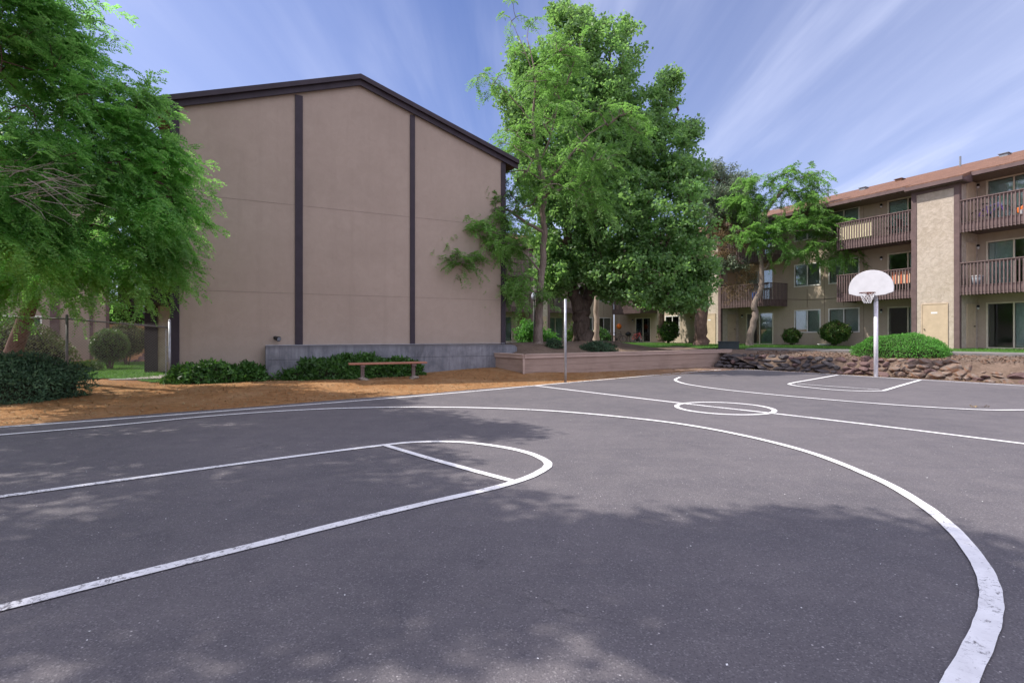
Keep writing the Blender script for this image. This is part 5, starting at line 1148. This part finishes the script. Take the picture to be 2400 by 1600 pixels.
# backboard: fan shape
out_ = []; zc = 2.93; Wb = .70
out_ = [(-Wb*.62, zc-.03), (0, zc-.06), (Wb*.62, zc-.03), (Wb*.985, zc+.06), (Wb, zc+.20)]
for k in range(1, 18):
    a = math.pi*k/18; out_.append((Wb*math.cos(a), zc+.20+.66*math.sin(a)**.95))
out_.append((-Wb, zc+.20)); out_.append((-Wb*.985, zc+.06))
bb = MB(); bb.prism(out_, 'y', -.50, -.455); bb.build('backboard', M['board'], hoop, False, 0.01)
ri = MB(); ri.torus((0, -.78, 2.98), (1, 0, 0), (0, 1, 0), .235, .011, 32, 8); ri.bar((-.09, -.55, 2.97), (-.06, -.50, 2.95), .02, .02); ri.box(-.10, .10, -.56, -.50, 2.90, 3.0); ri.bar((-.1, -.52, 2.88), (-.12, -.62, 2.97), .02, .02); ri.bar((.1, -.52, 2.88), (.12, -.62, 2.97), .02, .02)
for k in range(12): a = 6.283*k/12; ri.tube([(0.235*math.cos(a), -.78+.235*math.sin(a), 2.972), (0.225*math.cos(a), -.78+.225*math.sin(a), 2.945)], .004, 4)
ri.build('rim', M['rim'], hoop)
ne = MB(); r9 = random.Random(2)
for k in range(12):
    for sg in (1, -1):
        pts = []
        nl = 4 if k not in (3, 4, 8) else 2
        for q in range(nl+1):
            a = 6.283*(k+sg*.5*q)/12; rr_ = .225-.032*q; pts.append((rr_*math.cos(a), -.78+rr_*math.sin(a), 2.95-.085*q+r9.uniform(-.01, .01)))
        ne.tube(pts, .0055, 4)
ne.build('net', M['net'], hoop)

lp = Vector((1.3, 31.0, .9)); la = thing('lamp_post', 'black lamp post with a frosted globe beside the slender locust trunk', 'lamp post', lp)
MB().tube([(0, 0, 0), (0, 0, .5), (0, 0, 2.62)], [.075, .05, .045], 12).build('pole', M['black'], la, True)
MB().lathe([(.06, 0), (.13, .06), (.17, .20), (.15, .33), (.09, .40)], 16, (0, 0, 2.66)).build('globe', M['globe'], la, True)
MB().lathe([(.09, 0), (.10, .02), (.03, .10), (.01, .14)], 12, (0, 0, 3.06)).build('cap', M['greyp'], la, True)
MB().lathe([(.045, 0), (.09, .02), (.09, .05)], 12, (0, 0, 2.60)).build('collar', M['black'], la, True)

ub = thing('utility_box', 'low dark green utility box at the right end of the planter', 'utility box', (11.45, 28.0, .70), R(-20))
b_ = MB(); b_.box(-.5, .5, -.4, .4, 0, .42); b_.build('cabinet', M['boxgreen'], ub, False, .015); MB().box(-.53, .53, -.43, .43, .421, .47).build('lid', M['boxgreen'], ub, False, .012)

# garden ornament on the lawn by the wall
go = thing('garden_ornament', 'small white basin with a dark bird figure on the lawn below the windows', 'ornament', (18.6, 31.5, .83), R(-60))
MB().lathe([(.16, 0), (.30, .06), (.38, .14), (.34, .15), (.2, .07)], 16).build('basin', M['whitep'], go, True)
MB().lathe([(.02, .10), (.10, .16), (.12, .26), (.05, .34)], 10, (.46, 0, 0)).build('bird_body', M['rim'], go, True); MB().lathe([(.02, 0), (.05, .04), (.05, .09), (.01, .12)], 8, (.50, 0, .30)).build('bird_head', M['rim'], go, True)

# fallen leaf on the court
lf = thing('fallen_twig', 'pale yellow leafy twig lying on the right side of the court', 'twig', G(2293, 954))
V = fronds(np.array([[0, 0, .02], [.08, .02, .02]]), np.array([[-1, .2, .1], [1, .1, .0]]), np.random.RandomState(1), .14, 4, .06, .03, .1); fast('leaf', V, np.arange(len(V)).reshape(-1, 4), M['leaf_dead'], lf)
MB().tube([(-.12, .02, .015), (0, 0, .02), (.2, .04, .012)], .004, 4).build('stem', M['twig'], lf)

# ------------------------------------------------------------------ things on balconies and patios
RM = Matrix.Rotation(A_R, 3, 'Z')
def rw_(x, y, z): return P0 + RM @ Vector((x, y, z))
def bicycle(label, loc, rz, fm, scale=1.0):
    b = thing('bicycle', label, 'bicycle', loc, rz); b.scale = (scale,)*3; r = .32
    for x in (-.5, .5):
        w_ = MB(); w_.torus((x, 0, r), (1, 0, 0), (0, 0, 1), r-.02, .02, 22, 6); wo = w_.build('wheel', M['rubber'], b)
        sp = MB()
        for k in range(8): a = math.pi*k/8; sp.tube([(x-math.cos(a)*.29, 0, r-math.sin(a)*.29), (x+math.cos(a)*.29, 0, r+math.sin(a)*.29)], .003, 3)
        sp.build('spokes', M['galv'], wo)
    f = MB()
    for a, c in (((-.5, 0, r), (-.08, 0, .30)), ((-.5, 0, r), (-.2, 0, .72)), ((-.08, 0, .30), (-.2, 0, .78)), ((-.08, 0, .30), (.34, 0, .74)), ((-.18, 0, .70), (.32, 0, .80)), ((.5, 0, r), (.32, 0, .88))): f.tube([a, c], .018, 8)
    f.build('frame', fm, b)
    h = MB(); h.tube([(.32, 0, .88), (.30, 0, 1.0)], .014, 6); h.tube([(.22, -.27, 1.02), (.32, 0, 1.0), (.22, .27, 1.02)], .013, 6); h.build('handlebar', M['black'], b)
    s = MB(); s.box(-.33, -.10, -.055, .055, .84, .89); s.tube([(-.2, 0, .76), (-.21, 0, .85)], .013, 6); s.build('saddle', M['black'], b, False, .02)
    c_ = MB(); c_.tube([(-.08, -.06, .30), (-.08, .06, .30)], .07, 12); c_.tube([(-.08, -.09, .30), (.03, -.09, .2)], .01, 4); c_.build('crank', M['black'], b); return b
def pchair(label, loc, rz, mat):
    c_ = thing('patio_chair', label, 'chair', loc, rz)
    MB().box(-.23, .23, -.22, .22, .42, .45).build('seat', mat, c_, False, .01)
    b_ = MB(); b_.prism([(.20, .45), (.23, .45), (.33, .92), (.30, .92)], 'x', -.22, .22); b_.build('backrest', mat, c_)
    for x in (-.21, .21):
        for y in (-.2, .2): MB().tube([(x, y, .42), (x*1.1, y*1.15, 0)], .014, 6).build('leg', M['black'], c_)
    return c_
bicycle('purple child bicycle on the top right balcony behind the railing', rw_(.95, .55, 5.8), A_R, M['purple'], .95)
t = thing('toy_car', 'orange and white ride on toys on the top right balcony', 'toy', rw_(2.55, .5, 5.8), A_R)
b_ = MB(); b_.prism([(-.6, .12), (.6, .12), (.62, .35), (.25, .42), (.1, .62), (-.3, .62), (-.45, .4), (-.62, .36)], 'y', -.2, .2); b_.build('body', M['orange'], t, False, .03)
for x in (-.38, .38):
    for y in (-.22, .22): w_ = MB(); w_.tube([(x, y-.03, .13), (x, y+.03, .13)], .13, 14); w_.build('wheel', M['whitep'], t)
pchair('dark folding chair left of the table on the top middle balcony', rw_(-2.75, .9, 5.8), A_R+1.4, M['black']); pchair('dark folding chair by the right post of the top middle balcony', rw_(-2.2, .8, 5.8), A_R-1.2, M['black'])
t = thing('side_table', 'small dark side table behind the railing of the top middle balcony', 'table', rw_(-3.35, .8, 5.8), A_R)
MB().lathe([(.28, .48), (.28, .51)], 16).build('tabletop', M['black'], t)
for k in range(3): a = 2.1*k; MB().tube([(.2*math.cos(a), .2*math.sin(a), .48), (.26*math.cos(a), .26*math.sin(a), 0)], .012, 5).build('leg', M['black'], t)
tw2 = MB(); n = 14
for k in range(n):
    x0 = -.45+.9*k/n; x1 = x0+.9/n; y0 = .02*math.sin(k*1.3); y1 = .02*math.sin((k+1)*1.3); tw2.quad((x0, y0, 0), (x1, y1, 0), (x1, y1, .72), (x0, y0, .72)); tw2.quad((x1, y1+.012, 0), (x0, y0+.012, 0), (x0, y0+.012, .72), (x1, y1+.012, .72))
o = tw2.build('towel', M['towel']); o.location = rw_(-2.55, .13, 3.25); o.rotation_euler = (0, 0, A_R); tag(o, 'orange striped towel hanging inside the railing behind the backboard', 'towel')
def bin_(label, loc, mat, s=(.2, .2, .45)):
    t = thing('storage_tub', label, 'tub', loc, A_R); b_ = MB(); b_.lathe([(s[0]*.8, 0), (s[0], s[2]), (s[0]*.9, s[2]), (s[0]*.75, .04)], 14); b_.build('tub', mat, t, True); MB().lathe([(s[0]*1.05, 0), (s[0]*1.05, .03), (s[0]*.6, .06)], 14, (0, 0, s[2]+.002)).build('lid', M['whitep'], t, True)
bin_('blue tub with white lid on the second floor balcony behind the small locust', rw_(-11.3, .5, 2.9), M['bluep'], (.28, .28, .55))
bin_('grey tub with white lid on the balcony under the top right one', rw_(.45, .5, 2.9), M['greyp'], (.24, .24, .42))
bicycle('dark bicycle parked at the left of the far corner patio', rw_(-24.6, -.5, -.05), A_R+.5, M['darkbike']); bicycle('red bicycle leaning by the far corner patio door', rw_(-22.9, .2, -.02), A_R+.2, M['redbike'])
bicycle('second dark bicycle on the far corner patio near the wall', rw_(-23.6, .9, -.02), A_R-.2, M['darkbike'])
t = thing('beach_ball', 'orange ball hanging by the far corner patio', 'ball', rw_(-25.4, .3, 1.4)); MB().lathe([(.02, -.25), (.15, -.2), (.25, 0), (.15, .2), (.02, .25)], 14).build('ball', M['orange'], t, True); MB().tube([(0, 0, .25), (0, 0, 1.05)], .008, 4).build('cord', M['whitep'], t)
bb_ = MB(); bb_.lathe([(.1, 0), (.2, .02), (.22, .1), (.12, .16)], 14); t = thing('kettle_grill', 'small black grill on the far corner patio', 'grill', rw_(-24.0, .2, -.02)); bb2 = MB().lathe([(.08, .55), (.25, .65), (.27, .78), (.12, .92), (.02, .95)], 14); bb2.build('bowl', M['black'], t, True)
for k in range(3): a = 2.1*k; MB().tube([(.12*math.cos(a), .12*math.sin(a), .6), (.26*math.cos(a), .26*math.sin(a), 0)], .012, 5).build('leg', M['black'], t)
# string cable across the window wall
cb = MB(); cb.tube([rw_(-10.0+5.0*k/12, W_-.02, 2.95-.14*math.sin(math.pi*k/12)) for k in range(13)], .011, 5); tag(cb.build('wall_cable', M['black']), 'dark cable sagging along the wall between ground and second floor windows', 'cable')

# ------------------------------------------------------------------ car on the slope at far left
cz = float(Hground(-27.6, 38.5)); ca = thing('parked_car', 'pale blue car parked above the slope left of the big gable', 'car', (GY(338, 44), 44.0, 2.35), R(50))
b_ = MB(); b_.prism([(-2.1, .35), (2.1, .35), (2.15, .75), (1.9, .92), (.95, 1.0), (-2.05, 1.02), (-2.15, .7)], 'y', -.85, .85); b_.build('body', M['carpaint'], ca, False, .06)
b_ = MB(); b_.prism([(-1.9, 1.0), (1.0, 1.0), (.35, 1.5), (-1.6, 1.52)], 'y', -.76, .76); b_.build('cabin', M['carpaint'], ca, False, .05)
b_ = MB(); b_.prism([(-1.7, 1.05), (.85, 1.05), (.32, 1.43), (-1.5, 1.44)], 'y', -.775, -.762); b_.build('side_window', M['black'], ca)
b_ = MB(); b_.quad((1.0, -.68, 1.04), (1.0, .68, 1.04), (.43, .62, 1.46), (.43, -.62, 1.46)); b_.build('windshield', M['black'], ca)
for x in (-1.35, 1.35):
    for y in (-.82, .82): w_ = MB(); w_.tube([(x, y-.1, .33), (x, y+.1, .33)], .33, 18); wo = w_.build('wheel', M['rubber'], ca); MB().tube([(x, y-.105, .33), (x, y-.101, .33)], .2, 12).build('rim', M['galv'], wo)
for y in (-.62, .62): MB().box(2.02, 2.12, y-.14, y+.14, .68, .82).build('headlight', M['whitep'], ca, False, .02)

# slope rocks at far left
rw3 = thing('rock_wall', 'loose brown rocks on the slope behind the ball shrub', 'rock wall', (-16.5, 25.5, .2)); r3 = random.Random(77)
for i in range(26):
    X = -16.8+r3.uniform(-2.6, 2.4); Y = 24.6+r3.uniform(0, 6); z = float(Hground(X, Y)); rock_mesh('stone', (r3.uniform(.2, .45), r3.uniform(.2, .35), r3.uniform(.15, .3)), 700+i, rw3, M['redrock'] if i % 3 else M['purplerock'], Vector((X, Y, z)) - rw3.location, (0, 0, r3.uniform(0, 3)))

GROUPS = {'laurel_hedge': 'leafy hedges at the foot of the gable', 'round_shrub': 'round shrubs below the apartment windows', 'leafy_shrub': 'loose green bushes between the buildings', 'ball_shrub': 'ball shrubs behind the fence',
          'slim_tree': 'slim trees behind the maple', 'honey_locust': 'honey locust trees on the raised ground', 'bicycle': 'bicycles on balconies and patios', 'patio_chair': 'folding chairs on the top middle balcony',
          'storage_tub': 'tubs on the balconies', 'apartment_building': 'apartment buildings round the court', 'rock_wall': 'rock banks', 'shade_tree': 'shade trees left of the court', 'low_shrub': 'low shrubs on the left slope', 'low_juniper': 'low junipers in the raised bed'}
for o in list(C.objects):
    if o.parent is None and o.name.split('.')[0] in GROUPS: o['group'] = GROUPS[o.name.split('.')[0]]
